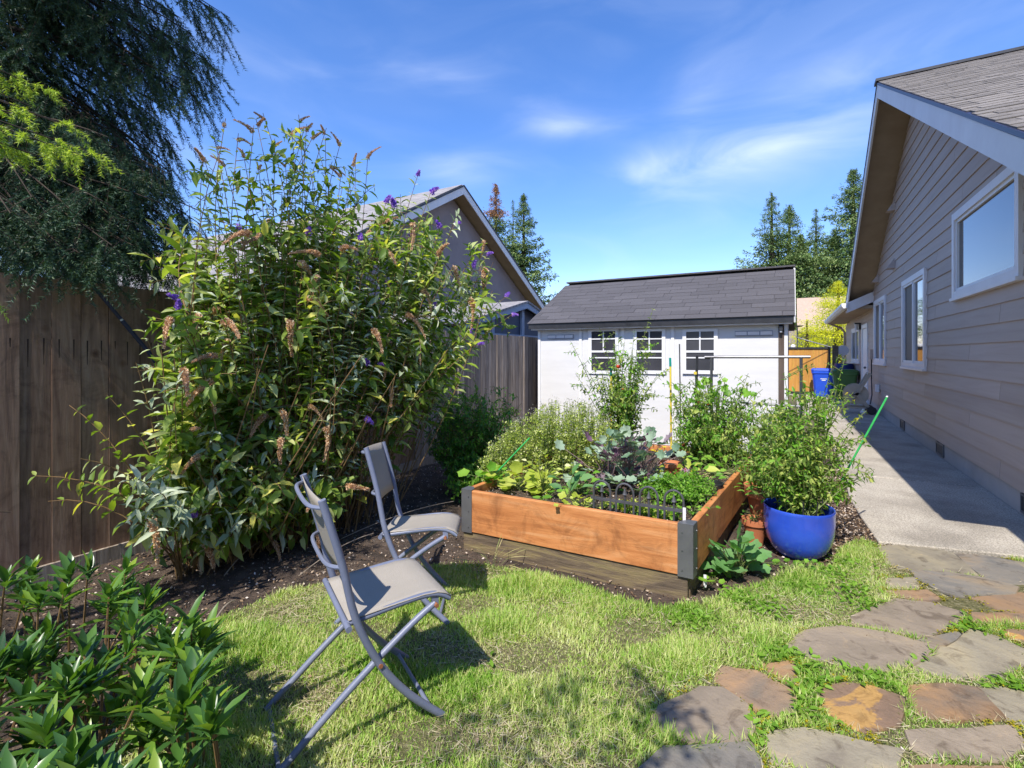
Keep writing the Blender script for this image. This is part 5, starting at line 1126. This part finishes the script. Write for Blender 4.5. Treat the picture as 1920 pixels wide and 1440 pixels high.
def vol(c, r, n, top=False):
    out = []
    while len(out) < n:
        v = Vector((random.uniform(-1, 1), random.uniform(-1, 1), random.uniform(-1 if not top else -.2, 1)))
        if .25 < v.length < 1: out.append(Vector((c[0] + v.x * r[0], c[1] + v.y * r[1], c[2] + v.z * r[2])))
    return out
m_gstem = M('green_stem', [(0.09, 0.13, 0.03), (0.17, 0.20, 0.06)], 9, .7, .1)
m_green1 = leafmat('dark_green_leaf', [(0.039, 0.126, 0.024), (0.078, 0.216, 0.033), (0.156, 0.342, 0.050)], .35, .45, .35)
m_green2 = leafmat('bright_green_leaf', [(0.091, 0.221, 0.019), (0.156, 0.351, 0.033), (0.286, 0.494, 0.065)], .4, .45, .3)
m_oreg = leafmat('oregano_leaf', [(0.176, 0.264, 0.041), (0.299, 0.386, 0.068), (0.491, 0.562, 0.135), (0.702, 0.702, 0.378)], .35, .6, .2)
m_oflower = leafmat('oregano_flower', [(0.40, 0.34, 0.33), (0.30, 0.30, 0.2), (0.55, 0.5, 0.5)], .25, .7, .1, tcol=(1.1, 1.1, 1))
m_tom = leafmat('tomato_leaf', [(0.090, 0.167, 0.029), (0.181, 0.283, 0.051), (0.307, 0.416, 0.087), (0.508, 0.534, 0.145)], .4, .5, .3)
m_kale = leafmat('grey_kale_leaf', [(0.136, 0.228, 0.145), (0.228, 0.334, 0.217), (0.364, 0.455, 0.333)], .25, .5, .3, tcol=(1.2, 1.4, .7))
m_kpur = leafmat('purple_kale_leaf', [(0.104, 0.046, 0.091), (0.208, 0.117, 0.169), (0.312, 0.260, 0.286)], .2, .5, .3, tcol=(1.3, .8, .9))
m_lime = leafmat('lime_leaf', [(0.299, 0.380, 0.033), (0.437, 0.506, 0.077), (0.575, 0.621, 0.143)], .4, .5, .25)
m_squash = leafmat('squash_leaf', [(0.084, 0.209, 0.065), (0.132, 0.297, 0.091), (0.204, 0.374, 0.143)], .35, .55, .3)
m_straw = leafmat('dry_leaf', [(0.34, 0.30, 0.12), (0.5, 0.44, 0.22), (0.25, 0.30, 0.10)], .3, .7, .1)
# dark green shrub between fence and bed
c = fp(890, 800, 5.0); filler('green_shrub', 'rounded dark green leafy shrub between the fence and the raised bed', 'shrub', lambda t: Vector((c.x + random.gauss(0, .1), c.y + random.gauss(0, .1), 0)), vol((c.x, c.y, .62), (.62, .5, .52), 230), T_lance(.42, .15, .05), .05, .035, [m_green1, m_green2, m_green1], m_bstem, 90, side=4, sidelen=.18)
c = fp(925, 890, 4.5); filler('green_shrub', 'low dark leafy plant at the left rear of the raised bed corner', 'shrub', lambda t: Vector((c.x + random.gauss(0, .1), c.y, 0)), vol((c.x - .12, c.y - .1, .25), (.35, .3, .2), 60), T_lance(.5, .1, .05), .05, .03, [m_green2, m_green1], m_gstem, 30, side=3)
# oregano
tips = []
for k in range(340):
    x = random.uniform(915, 1150); y = np.interp(x, [925, 960, 1030, 1100, 1150], [835, 790, 748, 752, 790]) + abs(random.gauss(0, 1)) * 34; tips.append(fp(x, min(y, 900), random.uniform(3.95, 4.7)))
og = filler('oregano', 'tall pale flowering oregano clump filling the left of the raised bed', 'herb', lambda t: Vector((t.x + random.gauss(0, .05) - .02, t.y - abs(random.gauss(0, .06)), .36)), tips, T_lance(.6, .1, .05), .026, .028, [m_oreg], m_gstem, 60, t0=.1, side=4, sidelen=.07, smin=.3)
P = []; [P.extend([tuple(t + rv(.013) + Vector((0, 0, .01))) for _ in range(9)]) for t in tips]; P = np.array(P); k = len(P)
V, F = scatter(T_diamond(.8), P, rg.normal(0, 1, (k, 3)), rg.normal(0, 1, (k, 3)), rg.uniform(.006, .011, k)); put('flowers', npmesh('flowers', V, F, m_oflower), og, kind='stuff')
# tomatoes
def tomato(label, base, tips, nfruit=5, nparts=60, gap=.045, size=.052, side=4, sl=.16, fruitcols=('r',)):
    t = filler('tomato_plant', label, 'tomato plant', lambda q: Vector((base.x + random.gauss(0, .05), base.y + random.gauss(0, .05), base.z)), tips, T_lance(.42, .35, .06), size, gap, [m_tom, m_tom, m_green2], m_gstem, nparts, t0=.2, droop=-.35, side=side, sidelen=sl, stem_r=.0045, upb=.4)
    for k in range(nfruit):
        q = random.choice(tips); p = base.lerp(q, random.uniform(.5, .9)) + rv(.05); r = random.uniform(.014, .022)
        o = MB().ball(p, r, 12, 8, (1, 1, .9)).build('tomato', m_red if random.random() < .7 else m_unripe, t, True)
    return t
m_red = M('red_tomato', [(.5, .035, .01), (.6, .09, .015)], 6, .3, 0); m_unripe = M('green_tomato', [(.25, .34, .05), (.4, .42, .08)], 6, .35, 0)
b = yp(1165, 850, 4.85); b.z = .36
tips = [fp(random.gauss(1165, 26), random.uniform(640, 800), random.uniform(4.65, 5.1)) for _ in range(60)] + [fp(x, y, 4.85) for x, y in ((1225, 578), (1190, 618), (1124, 615), (1070, 640), (1090, 680), (1215, 640), (1235, 700), (1100, 720), (1250, 690), (1150, 640), (1185, 655))]
tomato('tall tomato plant reaching above the shed windows at the back of the bed', b, tips, 4, 60)
b = yp(1330, 850, 4.75); b.z = .36
tips = [fp(random.uniform(1255, 1425), random.uniform(715, 850), random.uniform(4.0, 4.7)) for _ in range(95)] + [fp(x, y, 4.3) for x, y in ((1403, 700), (1360, 712), (1430, 730), (1280, 720), (1395, 720), (1445, 745))]
tomato('broad tomato plant filling the right rear corner of the raised bed', b, tips, 12, 80)
b = yp(1440, 870, 4.3); b.z = .05
tips = [fp(random.uniform(1400, 1500), random.uniform(740, 900), random.uniform(3.7, 4.3)) for _ in range(60)]
tomato('tomato plant growing outside the bed between its right plank and the tube frame', b, tips, 4, 50)
b = Vector((PC.x, PC.y, .24))
tips = [fp(random.gauss(1500, 55), random.uniform(725, 905), random.uniform(3.15, 3.75)) for _ in range(78)] + [fp(x, y, 3.35) for x, y in ((1560, 690), (1585, 670), (1600, 735), (1625, 770), (1640, 890), (1600, 930), (1618, 820), (1580, 720), (1470, 700), (1500, 690), (1590, 860), (1640, 880), (1605, 900), (1420, 850), (1440, 820), (1440, 900))]
pt = tomato('bushy tomato plant growing from the blue pot beside the walkway', b, tips, 0, 110, size=.050)
for q in range(9):
    a = q * .7; MB().tube([(PC.x + .12 * math.cos(a), PC.y + .12 * math.sin(a), .22), (PC.x + .14 * math.cos(a), PC.y + .14 * math.sin(a), .40)], .004).build('support_stick', m_black, pt, True)
fl = leafmat('yellow_petal', [(.62, .5, .02), (.75, .62, .06)], .3, .6, .2)
for (x, y) in ((1587, 738), (1600, 751), (1608, 785), (1504, 745)):
    p = fp(x, y, 3.35); k = 8; V, F = scatter(T_diamond(.5), np.tile(np.array(p), (k, 1)), rg.normal(0, 1, (k, 3)), rg.normal(0, 1, (k, 3)), np.full(k, .014)); put('flower', npmesh('flower', V, F, fl), pt)
# kale
kc = gp(1172, 905, .36)
t = thing('kale_plant', 'frilly grey green and purple kale in the middle of the raised bed', 'kale', kc); La, Lb = Leafset(), Leafset(); st = []
for k in range(170):
    x = random.gauss(1170, 38); y = random.uniform(815, 925); f = random.uniform(3.45, 4.0); p = fp(x, y, f)
    if p.z < .40: p.z = .40 + random.random() * .05
    bs = kc + Vector((random.gauss(0, .10), random.gauss(0, .08), 0)); d = (p - bs); d.z *= .5; d = d.normalized() + rv(.2); (La if random.random() < .7 else Lb).add(p, d, Vector((0, -.5, 1)) + rv(.4), random.uniform(.05, .09)); st.append(([bs, bs.lerp(p, .6) + Vector((0, 0, .02)), p], .004, .002))
La.out(t, 'leaf', T_round(18, .16, 7, .25, .09, 3), m_kale, 70, False); Lb.out(t, 'leaf', T_round(18, .2, 8, .25, .10, 4), m_kpur, 30, False); stems_obj('stems', st, M('mauve_stem', [(.22, .12, .14), (.3, .22, .2)], 6, .6, 0), t)
# heuchera
def rosette(name, label, cat, pxs, f, z0, size, T, mat, n, spread=(18, 14), stem_r=.002, smooth=True, mats2=None):
    c0 = fp(*pxs, f); b = Vector((c0.x, c0.y, z0)); t = thing(name, label, cat, b); L = Leafset(); st = []
    for k in range(n):
        p = fp(random.gauss(pxs[0], spread[0]), random.gauss(pxs[1], spread[1]), f + random.uniform(-.10, .10)); p.z = max(p.z, z0 + .015); d = (p - b); d.z *= .25; d = (d.normalized() if d.length > 1e-4 else Vector((1, 0, 0))) + rv(.12)
        L.add(p, d, Vector((0, -.5, 1)) + rv(.2), size * random.uniform(.6, 1.15)); st.append(([b + rv(.01), b.lerp(p, .6) + Vector((0, 0, .015)), p], stem_r, stem_r * .6))
    L.out(t, 'leaf', T, mat, min(n, 60), smooth); stems_obj('stems', st, m_gstem, t, 4); return t
Th = T_round(15, .14, 5, .22, .03, 6)
rosette('heuchera', 'lime yellow plant with rounded lobed leaves in the front left corner of the bed', 'plant', (975, 905), 3.6, .37, .085, Th, m_lime, 30, (26, 13))
rosette('heuchera', 'greener lobed leaf plant at the very left end of the raised bed', 'plant', (925, 893), 3.72, .37, .075, Th, m_green2, 22, (14, 9))
rosette('snapdragon', 'upright lime green seedling clump behind the front plank', 'plant', (1018, 905), 3.5, .37, .07, T_lance(.36, .15, .05), m_lime, 44, (10, 22))
rosette('chard_plant', 'single broad leaved green plant near the middle of the front plank', 'plant', (1066, 905), 3.4, .37, .15, T_lance(.5, .2, .05), m_squash, 8, (12, 14), .003)
rosette('seedling', 'small round leaved seedling close to the front plank', 'plant', (1022, 928), 3.3, .375, .05, Th, m_green2, 5, (9, 5))
rosette('lettuce', 'pale yellow green low seedlings left of the black arched edging', 'plant', (1095, 945), 3.15, .37, .045, T_round(12, .2, 4, .2, .03, 8), m_lime, 24, (22, 9))
# parsley mass, verbena flowers, yellow blooms
c = gp(1262, 935, .38); tips = vol((c.x + .03, c.y + .05, .44), (.27, .26, .12), 170, True)
filler('parsley', 'bright green parsley mound behind the black arched edging', 'herb', lambda q: Vector((c.x + random.gauss(0, .1), c.y + random.gauss(0, .08), .36)), tips, T_lance(.75, .05, .05), .028, .020, [m_green2], m_gstem, 60, t0=.3, side=3, sidelen=.05)
c2 = gp(1210, 962, .37); tips = vol((c2.x, c2.y, .39), (.22, .07, .05), 60, True)
filler('ground_greens', 'low light green leaves growing through the black arched edging', 'plant', lambda q: Vector((q.x, q.y, .355)), tips, T_lance(.6, .05, .05), .038, .025, [m_lime, m_green2], m_gstem, 40, t0=.2, side=1, sidelen=.03)
m_redf = leafmat('red_petal', [(.55, .02, .03), (.7, .05, .12), (.6, .07, .02)], .25, .6, .2, tcol=(1.3, .7, .7))
vb = thing('verbena', 'cluster of small red flowers in front of the bed\'s terracotta pot', 'flowers', gp(1278, 905, .37))
for (x, y) in ((1248, 884), (1256, 886), (1270, 885), (1279, 888), (1294, 890), (1302, 890), (1285, 884)):
    p = fp(x, y, 3.75); k = 16; V, F = scatter(T_diamond(.9), np.tile(np.array(p), (k, 1)) + rg.normal(0, .008, (k, 3)), rg.normal(0, 1, (k, 3)), rg.normal(0, 1, (k, 3)), rg.uniform(.008, .014, k)); put('flower', npmesh('flower', V, F, m_redf), vb)
    MB().tube([Vector((p.x, p.y, .36)), p], .002, 4).build('stem', m_gstem, vb)
rosette('primrose', 'large pale yellow green leaves beside the bed\'s terracotta pot', 'plant', (1292, 878), 3.85, .37, .10, T_lance(.55, .2, .06), m_lime, 6, (16, 7))
yb = thing('yellow_daisy', 'flat yellow flower heads on thin stems left of the bed\'s terracotta pot', 'flowers', gp(1235, 870, .37))
for (x, y) in ((1224, 844), (1236, 842), (1246, 838), (1230, 846), (1242, 850)):
    p = fp(x, y, 4.1); MB().ball(p, .018, 8, 4, (1, 1, .3)).build('flower_head', fl, yb); MB().tube([Vector((p.x, p.y, .36)), p], .002, 4).build('stem', m_gstem, yb)
rosette('dry_grass_plant', 'dry straw coloured grassy leaves growing in the black nursery pot', 'plant', (1340, 900), 3.85, .42, .07, T_lance(.12, .3, .02), m_straw, 40, (16, 9))
rosette('marigold', 'small orange yellow marigold inside the arched edging', 'flowers', (1183, 942), 3.1, .37, .03, Th, fl, 4, (4, 3))
rosette('seedlings', 'green leafy seedlings in the bright terracotta pot behind the blue pot', 'plant', (1440, 918), 3.6, .31, .05, T_lance(.4, .3, .05), m_green2, 46, (22, 13))
rosette('potted_sprout', 'small sprouts in the shaded terracotta pot', 'plant', (1415, 968), 3.55, .17, .035, T_lance(.3, .2, .05), m_green1, 16, (12, 8))
for (lb_, pxs, f_, sz_, T_, m_, n_, sp_) in (('low green seedlings between the chard plant and the kale', (1090, 915), 3.55, .07, T_lance(.5, .15, .05), m_green2, 30, (22, 12)), ('pale low foliage at the foot of the oregano', (1010, 880), 3.8, .05, T_lance(.6, .1, .05), m_oreg, 46, (44, 9)), ('small mixed seedlings between kale and terracotta pot', (1225, 900), 3.75, .06, T_lance(.55, .15, .05), m_lime, 26, (18, 12)), ('leafy greens between parsley and the bed\'s right plank', (1322, 905), 3.6, .055, T_lance(.6, .15, .05), m_green2, 34, (18, 16)), ('seedlings along the inside of the right plank near the corner', (1300, 955), 3.05, .04, T_lance(.6, .1, .05), m_green2, 24, (16, 7)), ('low sprawling greens under the broad tomato plant', (1360, 868), 4.0, .07, T_lance(.5, .2, .05), m_green2, 40, (36, 9))):
    rosette('seedlings', lb_, 'plant', pxs, f_, .37, sz_, T_, m_, n_, sp_)
# lime vine on the tall stakes and squash by the corner
rosette('squash_vine', 'bright lobed squash leaves climbing above the tomatoes in front of the shed window', 'plant', (1345, 735), 4.35, .40, .062, Th, m_green2, 24, (34, 15), .003)
rosette('squash_plant', 'low plant of broad pale green lobed leaves at the foot of the raised bed', 'squash plant', (1380, 1045), 3.02, .0, .085, T_round(20, .16, 5, .12, .035, 2), m_squash, 38, (26, 17), .004)
rosette('clover_weed', 'small green weed at the base of the bed corner near the plant tag', 'weed', (1335, 1092), 2.93, .0, .05, Th, m_green2, 9, (10, 6))
rosette('weed', 'small leafy weeds along the bottom of the blue pot', 'weed', (1480, 1062), 3.12, .0, .03, Th, m_green2, 26, (34, 5))
# dry twigs lying on the soil
m_twig = M('pale_twig', [(.20, .16, .12), (.34, .28, .22)], 9, .9, .2)
for (pa, pb, lb_) in (((640, 1010), (850, 940), 'long thin bent twig behind the far folding chair'), ((560, 1080), (700, 1000), 'thin grey twig on the soil under the butterfly bush'), ((420, 1080), (500, 1010), 'short dry twig below the bush stems'), ((390, 1190), (440, 1125), 'straw coloured dry stalk at the lawn edge by the laurel')):
    a, b = gp(*pa, .02), gp(*pb, .10); tag(MB().tube(along(a, a.lerp(b, .5) + Vector((0, 0, .07)), b, 8), .0032, 5).build('twig', m_twig, None, True), lb_, 'twig')
# dry seed stalks at the bed's front left
rosette('dry_stalks', 'dry thin grass stalks standing at the lawn edge in front of the bed', 'dry grass', (925, 1045), 3.05, .0, .13, T_lance(.03, .2, .01), m_straw, 22, (24, 12), .0008)

# ---- distant trees
m_con = leafmat('conifer_foliage', [(0.048, 0.094, 0.030), (0.098, 0.167, 0.049), (0.186, 0.261, 0.085), (0.262, 0.314, 0.133)], .12, .8, .1, tcol=(1.2, 1.3, .6))
m_deadcon = leafmat('dead_conifer_top', [(.25, .12, .05), (.36, .20, .10)], .1, .9, .1)
m_yel_l = leafmat('golden_foliage', [(0.200, 0.275, 0.019), (0.475, 0.500, 0.025), (0.688, 0.650, 0.037), (0.775, 0.700, 0.062)], .35, .6, .2, patch=(2.5, .5))
def conifer(label, px_, topy, f, halfw, seed, n=9000, dead=False, mat=None, leaf=.42, shape=.98, z0=0, group='tall conifers behind the houses', name='conifer_tree', full=0.0):
    rr = np.random.default_rng(seed); top = fp(px_, topy, f); H = top.z; t = thing(name, label, 'tree', (top.x, top.y, 0), group)
    MB().tube([(top.x, top.y, 0), (top.x, top.y, H * .97)], [halfw * .09 + .05, .03], 8).build('trunk', m_bark, t, True)
    n = int(n * 2.1); nb = int((60 + H * 5) * (1 + full)); zb = z0 + (H - z0) * np.sort(rr.uniform(0.02, 1, nb)); ab = (np.arange(nb) * 2.399 + rr.normal(0, .4, nb)); lb = (halfw * np.minimum(1, (1 - zb / H) * 1.25) ** shape * rr.uniform(.45, 1.12, nb)) + .02 * halfw
    i = rr.choice(nb, n, p=(lb + .25 * halfw) / (lb + .25 * halfw).sum()); tt = rr.uniform(.0, 1, n) ** .75; w = (.05 + .13 * (1 - tt) + .10 * full) * lb[i] + leaf * .22; sd = rr.normal(0, 1, n)
    ca_, sa_ = np.cos(ab[i]), np.sin(ab[i])
    P = np.stack([top.x + ca_ * lb[i] * tt - sa_ * sd * w, top.y + sa_ * lb[i] * tt + ca_ * sd * w, zb[i] - tt * lb[i] * (.38 if not full else .1) + tt ** 3 * lb[i] * .2 + rr.normal(0, 1, n) * (leaf * .22) - np.abs(sd) * w * .25], 1)
    k = n // 40; zt = H * rr.uniform(.88, 1.0, k); P[:k] = np.stack([top.x + rr.normal(0, 1, k) * (H - zt) * .12, top.y + rr.normal(0, 1, k) * (H - zt) * .12, zt], 1)
    d = np.stack([ca_, sa_, np.full(n, -.1)], 1) + rr.normal(0, .55, (n, 3)); up = UPZ + rr.normal(0, .5, (n, 3))
    s = leaf * .62 * rr.uniform(.5, 1.1, n) * np.clip(.45 + (1 - P[:, 2] / H) * 1.6, .4, 1); V, F = scatter(T_diamond(.38, .2), P, d, up, s)
    if dead:
        dm = P[:, 2] > H * .80; V1, F1 = scatter(T_diamond(.4, .2), P[dm], d[dm], up[dm], s[dm]); put('dead_crown', npmesh('dead_crown', V1, F1, m_deadcon), t, kind='stuff', label='dead brown top of the tree'); V, F = scatter(T_diamond(.38, .2), P[~dm], d[~dm], up[~dm], s[~dm])
    put('crown', npmesh('crown', V, F, mat or m_con), t, kind='stuff')
conifer('conifer with a dead brown top left of the pair behind the neighbour\'s gable', 930, 345, 46, 5.0, 1, 12000, True, leaf=.5, full=.15)
conifer('full green conifer right of the brown topped one', 982, 362, 44, 4.6, 2, 14000, leaf=.5, full=.15)
conifer('slim conifer spire between the two behind the neighbour\'s gable', 962, 375, 50, 1.7, 22, 4000, leaf=.4)
conifer('leftmost dark conifer above the shed roof with a pointed top', 1447, 362, 50, 6.6, 3, 15000, leaf=.5, full=.15)
conifer('second conifer above the shed\'s right roof end', 1480, 384, 52, 7.4, 4, 15000, leaf=.55, full=.15)
conifer('slim dark conifer between shed and the tallest one', 1530, 392, 55, 5.2, 5, 9000, leaf=.45)
conifer('tallest conifer, rising right behind the gable of the taupe house', 1600, 318, 46, 8.0, 6, 19000, leaf=.55, full=.15)
conifer('conifer half hidden behind the tallest one and the gable', 1632, 300, 56, 8, 7, 12000, leaf=.5)
conifer('low dense conifer filling the gap behind the gate', 1500, 440, 48, 6.0, 8, 14000, leaf=.6, full=1.5)
conifer('low broad conifer behind the golden tree', 1565, 430, 50, 6.5, 12, 14000, leaf=.6, full=1.5)
conifer('bright golden yellow conical tree behind the gate', 1572, 527, 24, 2.7, 9, 16000, mat=m_yel_l, leaf=.17, shape=.75, name='golden_tree', group=None, full=2.0)
conifer('smaller golden shrub left of the golden tree, above the gate', 1513, 598, 23.5, 1.3, 10, 5000, mat=m_yel_l, leaf=.15, shape=.6, name='golden_tree', group=None, full=2.0)
# big tree behind the viewer: dapples the front of the lawn
bt = thing('maple_tree', 'broadleaf tree standing behind the viewpoint, shading the front of the lawn', 'tree', (-.9, -3.6, 0))
MB().tube([(-.9, -4.2, 0), (-.9, -4.0, 2.2), (-.8, -3.5, 4.2)], [.14, .10, .05], 10).build('trunk', m_bark, bt, True)
P = []; wd = []
def shade_at(px_, py_, z_):
    g = gp(px_, py_); return Vector((g.x - SX * z_, g.y - SY * z_, z_))
_unused = None
for (x, y, z_, r, n) in ((1075, 1300, 3.0, .06, 34), (1020, 1335, 3.05, .06, 34), (1200, 1285, 3.1, .05, 26), (1245, 1345, 2.9, .06, 110), (890, 1350, 3.0, .06, 26), (960, 1430, 3.1, .10, 60), (1170, 1440, 3.0, .10, 80)):
    c = shade_at(x, y, z_); c.y = min(c.y, -.25); wd.append(([Vector((-.85, -3.3, 3.6)), c.lerp(Vector((-.85, -3.3, 3.9)), .5), c], .010, .002))
    for _ in range(n): P.append(tuple(c + Vector((random.gauss(0, r), random.gauss(0, r), random.gauss(0, r * .5)))))
for _ in range(2600):
    v = rv(1); P.append((-.9 + v.x * .9, -4.6 + v.y * .6, 4.3 + v.z * .7))
P = np.array(P); k = len(P); V, F = scatter(T_lance(.8, .1, .04), P, rg.normal(0, 1, (k, 3)), UPZ + rg.normal(0, .4, (k, 3)), np.where(P[:, 2] < 3.4, rg.uniform(.025, .05, k), rg.uniform(.05, .10, k))); put('crown', npmesh('crown', V, F, m_green2), bt, kind='stuff'); stems_obj('branches', wd, m_bark, bt)
